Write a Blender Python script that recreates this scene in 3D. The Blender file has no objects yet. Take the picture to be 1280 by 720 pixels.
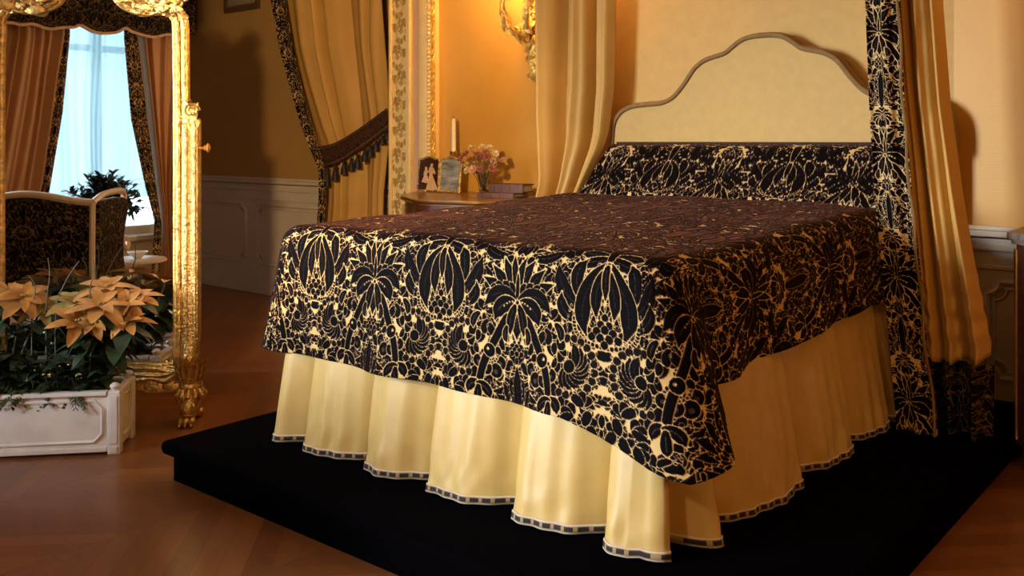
import math, random
import numpy as np

# ------------------------------------------------------------------ woven damask
TW, TH, TR = 0.70, 0.70, 1500.0            # repeat in metres, raster samples per metre
def weave_damask():
    HW = TW / 2
    nx, ny = int(HW * TR), int(TH * TR)
    val = np.zeros((ny, nx), dtype=np.float64)
    px = 1.0 / TR
    def disc_chain(cs, ws, gap=0.0045, tone=1.0, vein=0.0, vtone=0.45):
        cs = np.asarray(cs, float); ws = np.asarray(ws, float)
        variants = []
        for my in (-TH, 0, TH):
            for kind in (0, 1, 2):
                c = cs.copy()
                if kind == 1: c[:, 0] = -c[:, 0]
                if kind == 2: c[:, 0] = TW - c[:, 0]
                c[:, 1] += my
                variants.append(c)
        for c in variants:
            m = ws.max() + gap + 2 * px
            x0, x1 = c[:, 0].min() - m, c[:, 0].max() + m
            y0, y1 = c[:, 1].min() - m, c[:, 1].max() + m
            i0, i1 = max(0, int(x0 * TR)), min(nx, int(x1 * TR) + 2)
            j0, j1 = max(0, int(y0 * TR)), min(ny, int(y1 * TR) + 2)
            if i0 >= i1 or j0 >= j1: continue
            X, Y = np.meshgrid((np.arange(i0, i1) + .5) * px, (np.arange(j0, j1) + .5) * px)
            d = np.full(X.shape, 9.0); dc = np.full(X.shape, 9.0)
            for k in range(len(c)):
                r = np.hypot(X - c[k, 0], Y - c[k, 1])
                d = np.minimum(d, r - ws[k])
                if 0.12 < k / max(1, len(c) - 1) < 0.8: dc = np.minimum(dc, r)
            reg = val[j0:j1, i0:i1]
            a = np.clip((gap - d) / px + .5, 0, 1); reg[:] = reg * (1 - a)
            a = np.clip(-d / px + .5, 0, 1); reg[:] = reg * (1 - a) + tone * a
            if vein:
                a = np.clip((vein - dc) / px + .5, 0, 1) * np.clip(-d / px, 0, 1); reg[:] = reg * (1 - a) + vtone * a
    def curve(p0, p1, p2, n):
        t = np.linspace(0, 1, n)[:, None]
        p0, p1, p2 = map(np.asarray, (p0, p1, p2))
        return (1 - t) ** 2 * p0 + 2 * t * (1 - t) * p1 + t * t * p2
    def leaf(p0, p1, p2, w, gap=0.0054, vein=0.0017, n=26, tail=.3, tone=1.0):
        t = np.linspace(0, 1, n)
        ws = 1.12 * w * (tail + (1 - tail) * np.sin(np.pi * np.clip(t * .85 + .1, 0, 1)) ** .8) * np.clip((1.02 - t) * 3.2, 0, 1)
        disc_chain(curve(p0, p1, p2, n), np.maximum(ws, .0008), gap, tone, vein)
    def stem(p0, p1, p2, w, gap=0.005):
        disc_chain(curve(p0, p1, p2, 24), np.linspace(w, w * .8, 24), gap)
    def dot(x, y, r, gap=0.003, tone=1.0): disc_chain([[x, y]], [r], gap, tone)
    def acanthus(p0, p1, p2, w, lobes=4, side=1):
        c = curve(p0, p1, p2, 40)
        for k in range(lobes):
            i = int(6 + k * 28 / lobes)
            t = c[min(i + 1, 39)] - c[i]; t /= np.linalg.norm(t)
            n = np.array([-t[1], t[0]])
            L = w * (1.7 - .8 * k / lobes)
            for s in (1, -1):
                q = c[i] + n * s * L * .95 + t * L * .7
                leaf(c[i], c[i] + n * s * L * .75, q, w * .45, .003, 0, 10)
        leaf(p0, p1, p2, w * .9, .003)
    def shell(cx, cy, R, a0, a1, flip=1):
        for k in range(13):                          # scalloped rim
            a = a0 + (a1 - a0) * k / 12
            dot(cx + math.cos(a) * R * flip, cy + math.sin(a) * R, R * .14, .003, .9)
        for k in range(9):                           # curling ribs
            a = a0 + (a1 - a0) * (k + .5) / 9
            e = (cx + math.cos(a) * R * .9 * flip, cy + math.sin(a) * R * .9)
            b = (cx + math.cos(a - .9) * R * .55 * flip, cy + math.sin(a - .9) * R * .55)
            leaf((cx + .12 * R * flip, cy), b, e, R * .14, .0028, .0012, 14, .2)
        dot(cx, cy, R * .22, .004)
    rng = random.Random(4)
    # ground: small scrolls, sprigs and buds
    for k in range(430):
        x, y, a = rng.uniform(0, HW), rng.uniform(0, TH), rng.uniform(0, 6.28)
        L = rng.uniform(.025, .05); b = a + rng.choice((-1, 1)) * 1.0
        leaf((x, y), (x + math.cos(a) * L * .6, y + math.sin(a) * L * .6),
             (x + math.cos(a) * L * .6 + math.cos(b) * L * .6, y + math.sin(a) * L * .6 + math.sin(b) * L * .6), rng.uniform(.008, .0148), .0038, 0, 9)
    for k in range(150):
        dot(rng.uniform(0, HW), rng.uniform(0, TH), rng.uniform(.003, .006), .0022, rng.choice((1, 1, .55)))
    # upper field: flower on axis A, palmette on axis B
    for a in range(-60, 241, 30):
        t = math.radians(a); leaf((0, .605), (.03 * math.cos(t), .605 + .03 * math.sin(t)), (.062 * math.cos(t + .3), .605 + .062 * math.sin(t + .3)), .014)
    dot(0, .605, .014, .004, .55); dot(0, .605, .006, .002)
    for a, L in ((62, .13), (38, .13), (14, .12), (-12, .11), (90, .14)):
        t = math.radians(a)
        leaf((.35, .56), (.35 - math.cos(t) * L * .6, .56 + math.sin(t) * L * .8), (.35 - math.cos(t) * L, .56 + math.sin(t) * L * .8 - .012), .0165)
    acanthus((.20, .56), (.14, .60), (.11, .68), .022, 4)
    acanthus((.22, .57), (.2, .64), (.24, .70), .02, 4)
    acanthus((.07, .54), (.13, .53), (.17, .58), .018, 3)
    # urn enclosed by bead chains on axis B
    acanthus((.255, .40), (.175, .43), (.165, .53), .026, 4)
    leaf((.25, .36), (.17, .37), (.185, .44), .017)
    leaf((.25, .44), (.225, .5), (.27, .55), .02)
    for k in range(22):
        t = k / 21
        p = curve((.325, .285), (.155, .30), (.318, .535), 22)[k]
        dot(p[0], p[1], .0058, .0045)
    for k in range(15):
        p = curve((.325, .262), (.175, .27), (.225, .40), 15)[k]
        dot(p[0], p[1], .0036, .002, .55)
    leaf((.345, .53), (.225, .42), (.29, .305), .026, .005, .002)
    leaf((.35, .52), (.30, .45), (.322, .365), .017)
    leaf((.35, .53), (.35, .50), (.35, .42), .011)
    for (x, y, r) in ((.35, .375, .011), (.336, .352, .012), (.322, .33, .013), (.35, .338, .013), (.305, .312, .012), (.335, .311, .013), (.35, .292, .012)):
        dot(x, y, r, .003)
    dot(.35, .355, .004, .001, 0); dot(.35, .318, .004, .001, 0)
    # shells facing each other across axis B
    shell(.232, .208, .088, -1.9, 1.75)
    # palmette at the hem on axis A
    for a, L, w in ((72, .115, .017), (50, .135, .018), (28, .15, .019), (12, .165, .018), (0, .20, .019)):
        t = math.radians(a)
        acanthus((.006 * (a > 0), -.02), (math.sin(t * .7) * L * .5, math.cos(t * .7) * L * .55 - .02), (math.sin(t) * L, math.cos(t) * L - .02), w, 4)
    # trefoils beside axis B, small cross of bare ground
    for (x, y, a) in ((.285, .10, 90), (.255, .06, 150), (.30, .045, 20), (.33, .005, 60), (.25, .015, 200)):
        for o in (-55, 0, 55):
            t = math.radians(a + o); leaf((x, y), (x + .02 * math.cos(t), y + .02 * math.sin(t)), (x + .038 * math.cos(t), y + .038 * math.sin(t)), .0125, .003, 0, 10)
    # hanging flower on the stem
    for (x, y, r) in ((.075, .175, .022), (.095, .145, .024), (.135, .15, .023), (.165, .17, .02)):
        dot(x, y, r, .005); dot(x, y - .003, r * .35, 0, .5)
    for k in range(9):
        a = math.radians(190 + k * 20); dot(.122 + .036 * math.cos(a), .20 + .03 * math.sin(a), .0052, .003, .5)
    # long stems
    stem((.015, .37), (.07, .30), (.118, .215), .0165)
    stem((.118, .215), (.155, .16), (.165, .075), .014)
    dot(.12, .212, .022, .005); dot(.127, .216, .006, .001, 0)
    leaf((.165, .09), (.2, .10), (.205, .055), .014); leaf((.165, .09), (.13, .09), (.12, .045), .014); leaf((.165, .08), (.168, .04), (.165, .02), .012)
    # bow of drooping leaves
    for tip, mid, w in (((.155, .46), (.07, .43), .018), ((.115, .505), (.05, .45), .017), ((.07, .535), (.02, .47), .015), ((.03, .55), (.0, .47), .011)):
        leaf((.005, .385), mid, tip, w)
    acanthus((.012, .385), (.075, .455), (.148, .355), .026, 5)
    leaf((.01, .375), (.075, .40), (.098, .315), .024, .005, .002)
    leaf((.0, .38), (.0, .33), (.0, .262), .019); leaf((.01, .37), (.035, .33), (.03, .275), .014)
    for k in range(5): dot(.009 + .012 * k, .388 - .0006 * k * k * 3 + .003 * k, .0036, .001, 0)
    for (x, y) in ((0, .24), (.011, .228), (.022, .216), (0, .216)): dot(x, y, .0088, .003)
    leaf((.045, .30), (.06, .27), (.045, .25), .009); leaf((.17, .33), (.2, .31), (.19, .28), .011)
    return val
DAMASK = weave_damask()
def damask_at(u, v, scale=1.0):
    """tone of the weave at cloth coordinates u, v in metres (axis A at u = 0)."""
    u = np.abs(((np.asarray(u, float) / scale + TW / 2) % TW) - TW / 2)
    v = (np.asarray(v, float) / scale) % TH
    ny, nx = DAMASK.shape
    fx = np.clip(u * TR - .5, 0, nx - 1.001); fy = v * TR - .5
    ix = fx.astype(int); iy = np.floor(fy).astype(int)
    ax, ay = fx - ix, fy - iy
    y0, y1 = iy % ny, (iy + 1) % ny
    x1 = np.minimum(ix + 1, nx - 1)
    return (DAMASK[y0, ix] * (1 - ax) + DAMASK[y0, x1] * ax) * (1 - ay) + (DAMASK[y1, ix] * (1 - ax) + DAMASK[y1, x1] * ax) * ay

def damask_full(u, v, scale=1.0, grow=.0012):
    """the same weave with the pile grown a little, for denser pieces of cloth."""
    g = grow
    return np.maximum.reduce([damask_at(u + a, v + b, scale) for a, b in ((0, 0), (g, 0), (-g, 0), (0, g), (0, -g))])
import bpy, bmesh
from mathutils import Vector, Matrix, noise
SC = bpy.context.scene
COL = SC.collection
PI = math.pi
# ------------------------------------------------------------------ survey of the room (metres; +Y towards the bed head wall)
FPX, HZ, CH, YAW = 1182.0, 175.0, 1.35, math.radians(39.7)
FW = np.array([-math.sin(YAW), math.cos(YAW)]); RT = np.array([math.cos(YAW), math.sin(YAW)])
def ray(px, py):
    d = FW + RT * ((px - 640) / FPX)
    return np.array([d[0], d[1], -(py - HZ) / FPX])
EYE = np.array([0, 0, CH])
def at_y(px, py, y): D = ray(px, py); return EYE + D * (y / D[1])
def at_x(px, py, x): D = ray(px, py); return EYE + D * (x / D[0])
def at_z(px, py, z): D = ray(px, py); return EYE + D * ((z - CH) / D[2])
def at_d(px, py, d): return EYE + ray(px, py) * d

cam = bpy.data.cameras.new('camera'); camo = bpy.data.objects.new('camera', cam); COL.objects.link(camo)
camo.location = (0, 0, CH); camo.rotation_euler = (PI / 2, 0, YAW)
cam.sensor_width = 36; cam.lens = FPX / 1280 * 36; cam.shift_y = -(360 - HZ) / 1280; cam.clip_start = .05
SC.camera = camo
SC.view_settings.view_transform = 'Standard'; SC.view_settings.look = 'None'
SC.view_settings.gamma = 1; SC.view_settings.use_curve_mapping = False

# ------------------------------------------------------------------ materials
def nodes(name):
    m = bpy.data.materials.new(name); m.use_nodes = True
    nt = m.node_tree; b = nt.nodes['Principled BSDF']
    return m, nt, b
def mk(nt, t, **kw):
    n = nt.nodes.new(t)
    for k, v in kw.items():
        if k in n.inputs: n.inputs[k].default_value = v
        else: setattr(n, k, v)
    return n
def ramp(nt, stops, fac):
    r = nt.nodes.new('ShaderNodeValToRGB')
    el = r.color_ramp.elements
    while len(el) < len(stops): el.new(.5)
    for e, (p, c) in zip(el, stops): e.position = p; e.color = (*c, 1)
    nt.links.new(fac, r.inputs[0]); return r
def bump(nt, b, height, strength=.2, dist=.01):
    n = mk(nt, 'ShaderNodeBump', Strength=strength, Distance=dist)
    nt.links.new(height, n.inputs['Height']); nt.links.new(n.outputs[0], b.inputs['Normal'])
def surf(name, col, rough=.5, metal=0., var=.12, scale=8., bstr=0., bscale=60., sheen=0., sheen_col=(1, 1, 1), stretch=None, spec=None, coat=0.):
    m, nt, b = nodes(name)
    tc = mk(nt, 'ShaderNodeTexCoord'); src = tc.outputs['Object']
    if stretch:
        mp = mk(nt, 'ShaderNodeMapping'); mp.inputs['Scale'].default_value = stretch
        nt.links.new(src, mp.inputs[0]); src = mp.outputs[0]
    n = mk(nt, 'ShaderNodeTexNoise', Scale=scale, Detail=4.)
    nt.links.new(src, n.inputs['Vector'])
    lo = tuple(max(0, c * (1 - var)) for c in col); hi = tuple(min(1, c * (1 + var)) for c in col)
    r = ramp(nt, ((.3, lo), (.7, hi)), n.outputs[0]); nt.links.new(r.outputs[0], b.inputs['Base Color'])
    b.inputs['Roughness'].default_value = rough; b.inputs['Metallic'].default_value = metal
    if spec is not None: b.inputs['Specular IOR Level'].default_value = spec
    if coat: b.inputs['Coat Weight'].default_value = coat; b.inputs['Coat Roughness'].default_value = .12
    if sheen:
        b.inputs['Sheen Weight'].default_value = sheen; b.inputs['Sheen Tint'].default_value = (*sheen_col, 1); b.inputs['Sheen Roughness'].default_value = .35
    if bstr:
        n2 = mk(nt, 'ShaderNodeTexNoise', Scale=bscale, Detail=3.); nt.links.new(src, n2.inputs['Vector'])
        bump(nt, b, n2.outputs[0], bstr, .01)
    return m
def damask_mat(name, gold, mid, dark, sheen, sheen_col, rough=.75):
    m, nt, b = nodes(name)
    a = mk(nt, 'ShaderNodeAttribute', attribute_name='weave')
    r = ramp(nt, ((.08, gold), (.42, mid), (.62, mid), (.92, dark)), a.outputs['Fac'])
    nt.links.new(r.outputs[0], b.inputs['Base Color'])
    r2 = ramp(nt, ((.1, (.42,) * 3), (.6, (rough,) * 3)), a.outputs['Fac']); nt.links.new(r2.outputs[0], b.inputs['Roughness'])
    mul = mk(nt, 'ShaderNodeMath', operation='MULTIPLY'); nt.links.new(a.outputs['Fac'], mul.inputs[0]); mul.inputs[1].default_value = sheen
    nt.links.new(mul.outputs[0], b.inputs['Sheen Weight']); b.inputs['Sheen Tint'].default_value = (*sheen_col, 1); b.inputs['Sheen Roughness'].default_value = .3
    b.inputs['Specular IOR Level'].default_value = .06
    bump(nt, b, a.outputs['Fac'], .5, .002)
    return m
def ribbon_mat(name):
    m, nt, b = nodes(name)
    uv = mk(nt, 'ShaderNodeUVMap'); sp = mk(nt, 'ShaderNodeSeparateXYZ'); nt.links.new(uv.outputs[0], sp.inputs[0])
    def M(op, a, bv=None):
        n = mk(nt, 'ShaderNodeMath', operation=op)
        if isinstance(a, float): n.inputs[0].default_value = a
        else: nt.links.new(a, n.inputs[0])
        if bv is not None:
            if isinstance(bv, float): n.inputs[1].default_value = bv
            else: nt.links.new(bv, n.inputs[1])
        return n.outputs[0]
    fu = M('FRACT', M('DIVIDE', sp.outputs[0], .034))
    q = M('MULTIPLY', M('GREATER_THAN', fu, .3), M('MULTIPLY', M('GREATER_THAN', sp.outputs[1], .25), M('LESS_THAN', sp.outputs[1], .75)))
    e = M('MULTIPLY', M('GREATER_THAN', sp.outputs[1], .16), M('LESS_THAN', sp.outputs[1], .84))
    c1 = ramp(nt, ((.2, (.62, .55, .45)), (.8, (.36, .24, .11))), e)
    mx = mk(nt, 'ShaderNodeMix', data_type='RGBA'); nt.links.new(q, mx.inputs[0]); nt.links.new(c1.outputs[0], mx.inputs[6]); mx.inputs[7].default_value = (.02, .012, .015, 1)
    nt.links.new(mx.outputs[2], b.inputs['Base Color']); b.inputs['Roughness'].default_value = .8
    return m
def parquet_mat():
    m, nt, b = nodes('parquet')
    tc = mk(nt, 'ShaderNodeTexCoord'); sp = mk(nt, 'ShaderNodeSeparateXYZ'); nt.links.new(tc.outputs['Object'], sp.inputs[0])
    def M(op, a, bv=None, cv=None):
        n = mk(nt, 'ShaderNodeMath', operation=op)
        for i, q in enumerate((a, bv, cv)):
            if q is None: continue
            if isinstance(q, (int, float)): n.inputs[i].default_value = q
            else: nt.links.new(q, n.inputs[i])
        return n.outputs[0]
    W, P = .62, .115
    sx = M('DIVIDE', sp.outputs[0], W); col = M('FLOOR', sx); fx = M('SUBTRACT', sx, col)
    par = M('SUBTRACT', M('MULTIPLY', M('FRACT', M('MULTIPLY', col, .5)), 4.), 1.)            # -1 / +1
    v = M('DIVIDE', M('ADD', sp.outputs[1], M('MULTIPLY', M('MULTIPLY', fx, W), par)), P)
    row = M('FLOOR', v); fv = M('SUBTRACT', v, row)
    wn = mk(nt, 'ShaderNodeTexWhiteNoise', noise_dimensions='2D'); cb = mk(nt, 'ShaderNodeCombineXYZ')
    nt.links.new(col, cb.inputs[0]); nt.links.new(row, cb.inputs[1]); nt.links.new(cb.outputs[0], wn.inputs['Vector'])
    gr = mk(nt, 'ShaderNodeTexNoise', Scale=3., Detail=6.); mp = mk(nt, 'ShaderNodeMapping'); mp.inputs['Rotation'].default_value = (0, 0, PI / 4); mp.inputs['Scale'].default_value = (2, 16, 1)
    nt.links.new(tc.outputs['Object'], mp.inputs[0]); nt.links.new(mp.outputs[0], gr.inputs['Vector'])
    t = M('ADD', M('MULTIPLY', wn.outputs['Value'], .45), M('MULTIPLY', gr.outputs[0], .55))
    r = ramp(nt, ((.15, (.135, .045, .014)), (.5, (.20, .070, .019)), (.85, (.27, .105, .028))), t)
    gap = M('MAXIMUM', M('LESS_THAN', fv, .03), M('LESS_THAN', fx, .006))
    mx = mk(nt, 'ShaderNodeMix', data_type='RGBA'); nt.links.new(M('MULTIPLY', gap, .6), mx.inputs[0]); nt.links.new(r.outputs[0], mx.inputs[6]); mx.inputs[7].default_value = (.06, .025, .01, 1)
    nt.links.new(mx.outputs[2], b.inputs['Base Color'])
    b.inputs['Roughness'].default_value = .38; b.inputs['Coat Weight'].default_value = .22; b.inputs['Coat Roughness'].default_value = .15
    bump(nt, b, gr.outputs[0], .06, .004)
    return m
def sheer_mat():
    m, nt, b = nodes('sheer_voile'); nt.nodes.remove(b)
    out = nt.nodes['Material Output']
    tl = mk(nt, 'ShaderNodeBsdfTranslucent'); tl.inputs[0].default_value = (.55, .84, .95, 1)
    df = mk(nt, 'ShaderNodeBsdfDiffuse'); df.inputs[0].default_value = (.8, .9, .95, 1)
    tr = mk(nt, 'ShaderNodeBsdfTransparent'); tr.inputs[0].default_value = (.75, .92, 1, 1)
    a = mk(nt, 'ShaderNodeMixShader'); a.inputs[0].default_value = .25; nt.links.new(tl.outputs[0], a.inputs[1]); nt.links.new(df.outputs[0], a.inputs[2])
    c = mk(nt, 'ShaderNodeMixShader'); c.inputs[0].default_value = .13; nt.links.new(a.outputs[0], c.inputs[1]); nt.links.new(tr.outputs[0], c.inputs[2])
    nt.links.new(c.outputs[0], out.inputs[0]); return m
def glass_mat(name, col=(.95, .97, .98)):
    m, nt, b = nodes(name)
    b.inputs['Base Color'].default_value = (*col, 1); b.inputs['Roughness'].default_value = .03; b.inputs['Transmission Weight'].default_value = 1.; b.inputs['IOR'].default_value = 1.45
    return m
def pane_mat():
    m, nt, b = nodes('window_glass'); nt.nodes.remove(b); out = nt.nodes['Material Output']
    g = mk(nt, 'ShaderNodeBsdfGlossy'); g.inputs['Roughness'].default_value = .02
    tr = mk(nt, 'ShaderNodeBsdfTransparent'); fr = mk(nt, 'ShaderNodeFresnel', IOR=1.45)
    c = mk(nt, 'ShaderNodeMixShader'); nt.links.new(fr.outputs[0], c.inputs[0]); nt.links.new(tr.outputs[0], c.inputs[1]); nt.links.new(g.outputs[0], c.inputs[2])
    nt.links.new(c.outputs[0], out.inputs[0]); return m
def wavy_silk(name, col):
    m = surf(name, col, .5, 0, .06, 3., 0, sheen=.1)
    nt = m.node_tree; b = nt.nodes['Principled BSDF']; tc = mk(nt, 'ShaderNodeTexCoord')
    w = mk(nt, 'ShaderNodeTexNoise', Scale=1., Detail=3.); mp = mk(nt, 'ShaderNodeMapping'); mp.inputs['Scale'].default_value = (6, 6, 160)
    nt.links.new(tc.outputs['Object'], mp.inputs[0]); nt.links.new(mp.outputs[0], w.inputs['Vector']); bump(nt, b, w.outputs[0], .12, .006)
    return m
M_ = dict(
    tieband=damask_mat('tieback_weave', (.30, .17, .08), (.10, .05, .032), (.030, .014, .011), .05, (.5, .3, .2)),
    parquet=parquet_mat(),
    silk=wavy_silk('yellow_silk_wall', (.60, .325, .065)),
    plainwall=surf('ochre_wall', (.42, .235, .06), .7, 0, .06, 2., .05, 90),
    cream=surf('cream_paint', (.60, .52, .40), .45, 0, .05, 3., .03, 40),
    creamgold=surf('cream_gilt_paint', (.80, .60, .29), .4, 0, .06, 12., .05, 60),
    scrollgold=surf('old_gold_relief', (.46, .30, .10), .45, .2, .2, 40., .15, 120),
    pinkish=surf('rose_paint', (.52, .34, .24), .5, 0, .05, 3),
    ceil=surf('ceiling_paint', (.62, .55, .42), .8, 0, .03, 1),
    carpet=surf('black_carpet', (.0010, .0006, .0012), .95, 0, .4, 150., .2, 400, spec=.02),
    satin=surf('gold_satin', (.54, .30, .075), .58, 0, .05, 5., .03, 260, sheen=.04, sheen_col=(1, .7, .35), spec=.3),
    satin_pale=surf('pale_gold_satin', (.60, .405, .135), .45, 0, .05, 14., .05, 110, sheen=.2, sheen_col=(1, .9, .7)),
    satin_rose=surf('rose_gold_satin', (.50, .26, .125), .5, 0, .06, 4., .03, 200, sheen=.1),
    panel=surf('headboard_linen', (.50, .295, .072), .65, 0, .05, 20., .05, 400),
    piping=surf('gold_brown_piping', (.21, .112, .034), .5, 0, .15, 60., .1, 200),
    brown=surf('dark_brown_velvet', (.035, .018, .014), .85, 0, .2, 30., sheen=.2, sheen_col=(.6, .4, .3)),
    ribbon=ribbon_mat('chequered_ribbon'),
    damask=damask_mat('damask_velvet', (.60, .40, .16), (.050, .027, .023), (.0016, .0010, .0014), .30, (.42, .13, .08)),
    damask_shaded=damask_mat('damask_velvet_shaded', (.15, .095, .045), (.03, .018, .015), (.004, .003, .004), .05, (.5, .4, .45)),  # same damask with shade darkened into its colours, for hem, pelmet, settee
    gilt=surf('gilding', (.74, .48, .17), .30, .95, .4, 40., .6, 80),
    gilt_soft=surf('matt_gilding', (.78, .49, .11), .42, .6, .3, 40., .3, 90),
    gilt_worn=surf('pale_gilding', (.72, .50, .22), .36, .85, .4, 45., .9, 95),
    mirror=surf('mirror_silver', (.93, .95, .95), .012, 1, .005, 1.),
    mahog=surf('mahogany', (.085, .025, .013), .28, 0, .3, 5., .02, 40, stretch=(1, 1, 8), coat=.4),
    topwood=surf('marquetry_top', (.23, .105, .035), .3, 0, .25, 7., coat=.25),
    brass=surf('brass', (.75, .5, .18), .3, 1, .1, 20),
    marble=surf('dark_marble', (.20, .15, .11), .4, 0, .5, 9.),
    white=surf('limed_white_paint', (.66, .60, .57), .5, 0, .10, 9., .12, 50, stretch=(1, 1, 1)),
    whitegilt=surf('cream_sofa_frame', (.62, .48, .36), .4, 0, .08, 20.),
    soil=surf('potting_soil', (.02, .013, .008), .95, 0, .4, 80, .5, 80),
    leaf=surf('dark_green_leaf', (.020, .036, .014), .42, 0, .5, 18., .1, 60),
    leaf2=surf('fern_green', (.040, .062, .022), .5, 0, .5, 18.),
    bract=surf('peach_bract', (.43, .193, .042), .55, 0, .35, 12., .1, 50),
    bract2=surf('olive_bract', (.33, .24, .06), .55, 0, .35, 12., .1, 50),
    stem=surf('plant_stem', (.08, .07, .03), .6, 0, .2, 20),
    candle=surf('ivory_wax', (.86, .76, .56), .4, 0, .03, 5),
    wick=surf('wick', (.03, .02, .015), .9),
    paper=surf('page_edges', (.45, .33, .18), .8, 0, .2, 60, stretch=(1, 1, 30)),
    leather=surf('brown_leather', (.10, .035, .014), .65, 0, .25, 25., .1, 120),
    leather2=surf('dark_leather', (.085, .026, .012), .6, 0, .25, 25., .1, 120),
    glass=glass_mat('vase_glass'),
    pane=pane_mat(),
    sheer=sheer_mat(),
    photo_dark=surf('photo_backdrop', (.05, .02, .015), .25, 0, .3, 6),
    photo_fig=surf('photo_figure', (.62, .42, .28), .3, 0, .15, 30),
    photo_blue=surf('photo_blue_grey', (.36, .39, .44), .3, 0, .6, 9., stretch=(1, 1, 3)),
    petal_r=surf('dusty_pink_petal', (.40, .14, .10), .6, 0, .3, 30),
    petal_p=surf('pale_pink_petal', (.66, .40, .27), .6, 0, .2, 30),
    petal_c=surf('cream_petal', (.72, .56, .30), .6, 0, .2, 30),
    tassel=surf('black_silk', (.012, .009, .010), .6, 0, .4, 80, sheen=.1),
    outside=surf('pale_stone', (.75, .78, .8), .8, 0, .05, 3),
    canvas=surf('dim_canvas', (.30, .24, .15), .6, 0, .3, 4),
    darkframe=surf('dark_walnut', (.10, .06, .03), .35, .2, .2, 12),
    shrub=surf('shrub_leaf', (.022, .04, .032), .5, 0, .4, 20),
    china=surf('white_china', (.8, .8, .78), .2, 0, .03, 5),
)

_m, _nt, _b = nodes('candle_flame'); _b.inputs['Base Color'].default_value = (1, .6, .2, 1); _b.inputs['Emission Color'].default_value = (1, .6, .2, 1); _b.inputs['Emission Strength'].default_value = 8.
M_['flame'] = _m
# ------------------------------------------------------------------ building helpers
def finish(name, me, m, parent=None, smooth=True):
    o = bpy.data.objects.new(name, me); COL.objects.link(o)
    if m is not None: me.materials.append(M_[m] if isinstance(m, str) else m)
    if smooth: me.polygons.foreach_set('use_smooth', [True] * len(me.polygons))
    if parent is not None: o.parent = parent
    return o
def root_origin(p):
    while p.parent is not None: p = p.parent
    return np.array(p.location)
def tag(o, label=None, cat=None, group=None, kind=None):
    if label: o['label'] = label
    if cat: o['category'] = cat
    if group: o['group'] = group
    if kind: o['kind'] = kind
    return o
def thing(name, label, cat, loc, group=None):
    o = bpy.data.objects.new(name, None); COL.objects.link(o); o.location = loc; o.empty_display_size = .05
    return tag(o, label, cat, group)
def copy_tree(o, offset, parent=None):
    c = o.copy(); COL.objects.link(c)
    if parent is not None: c.parent = parent
    else: c.location = Vector(o.location) + Vector(offset)
    for ch in [x for x in bpy.data.objects if x.parent == o]: copy_tree(ch, offset, c)
    return c

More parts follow.
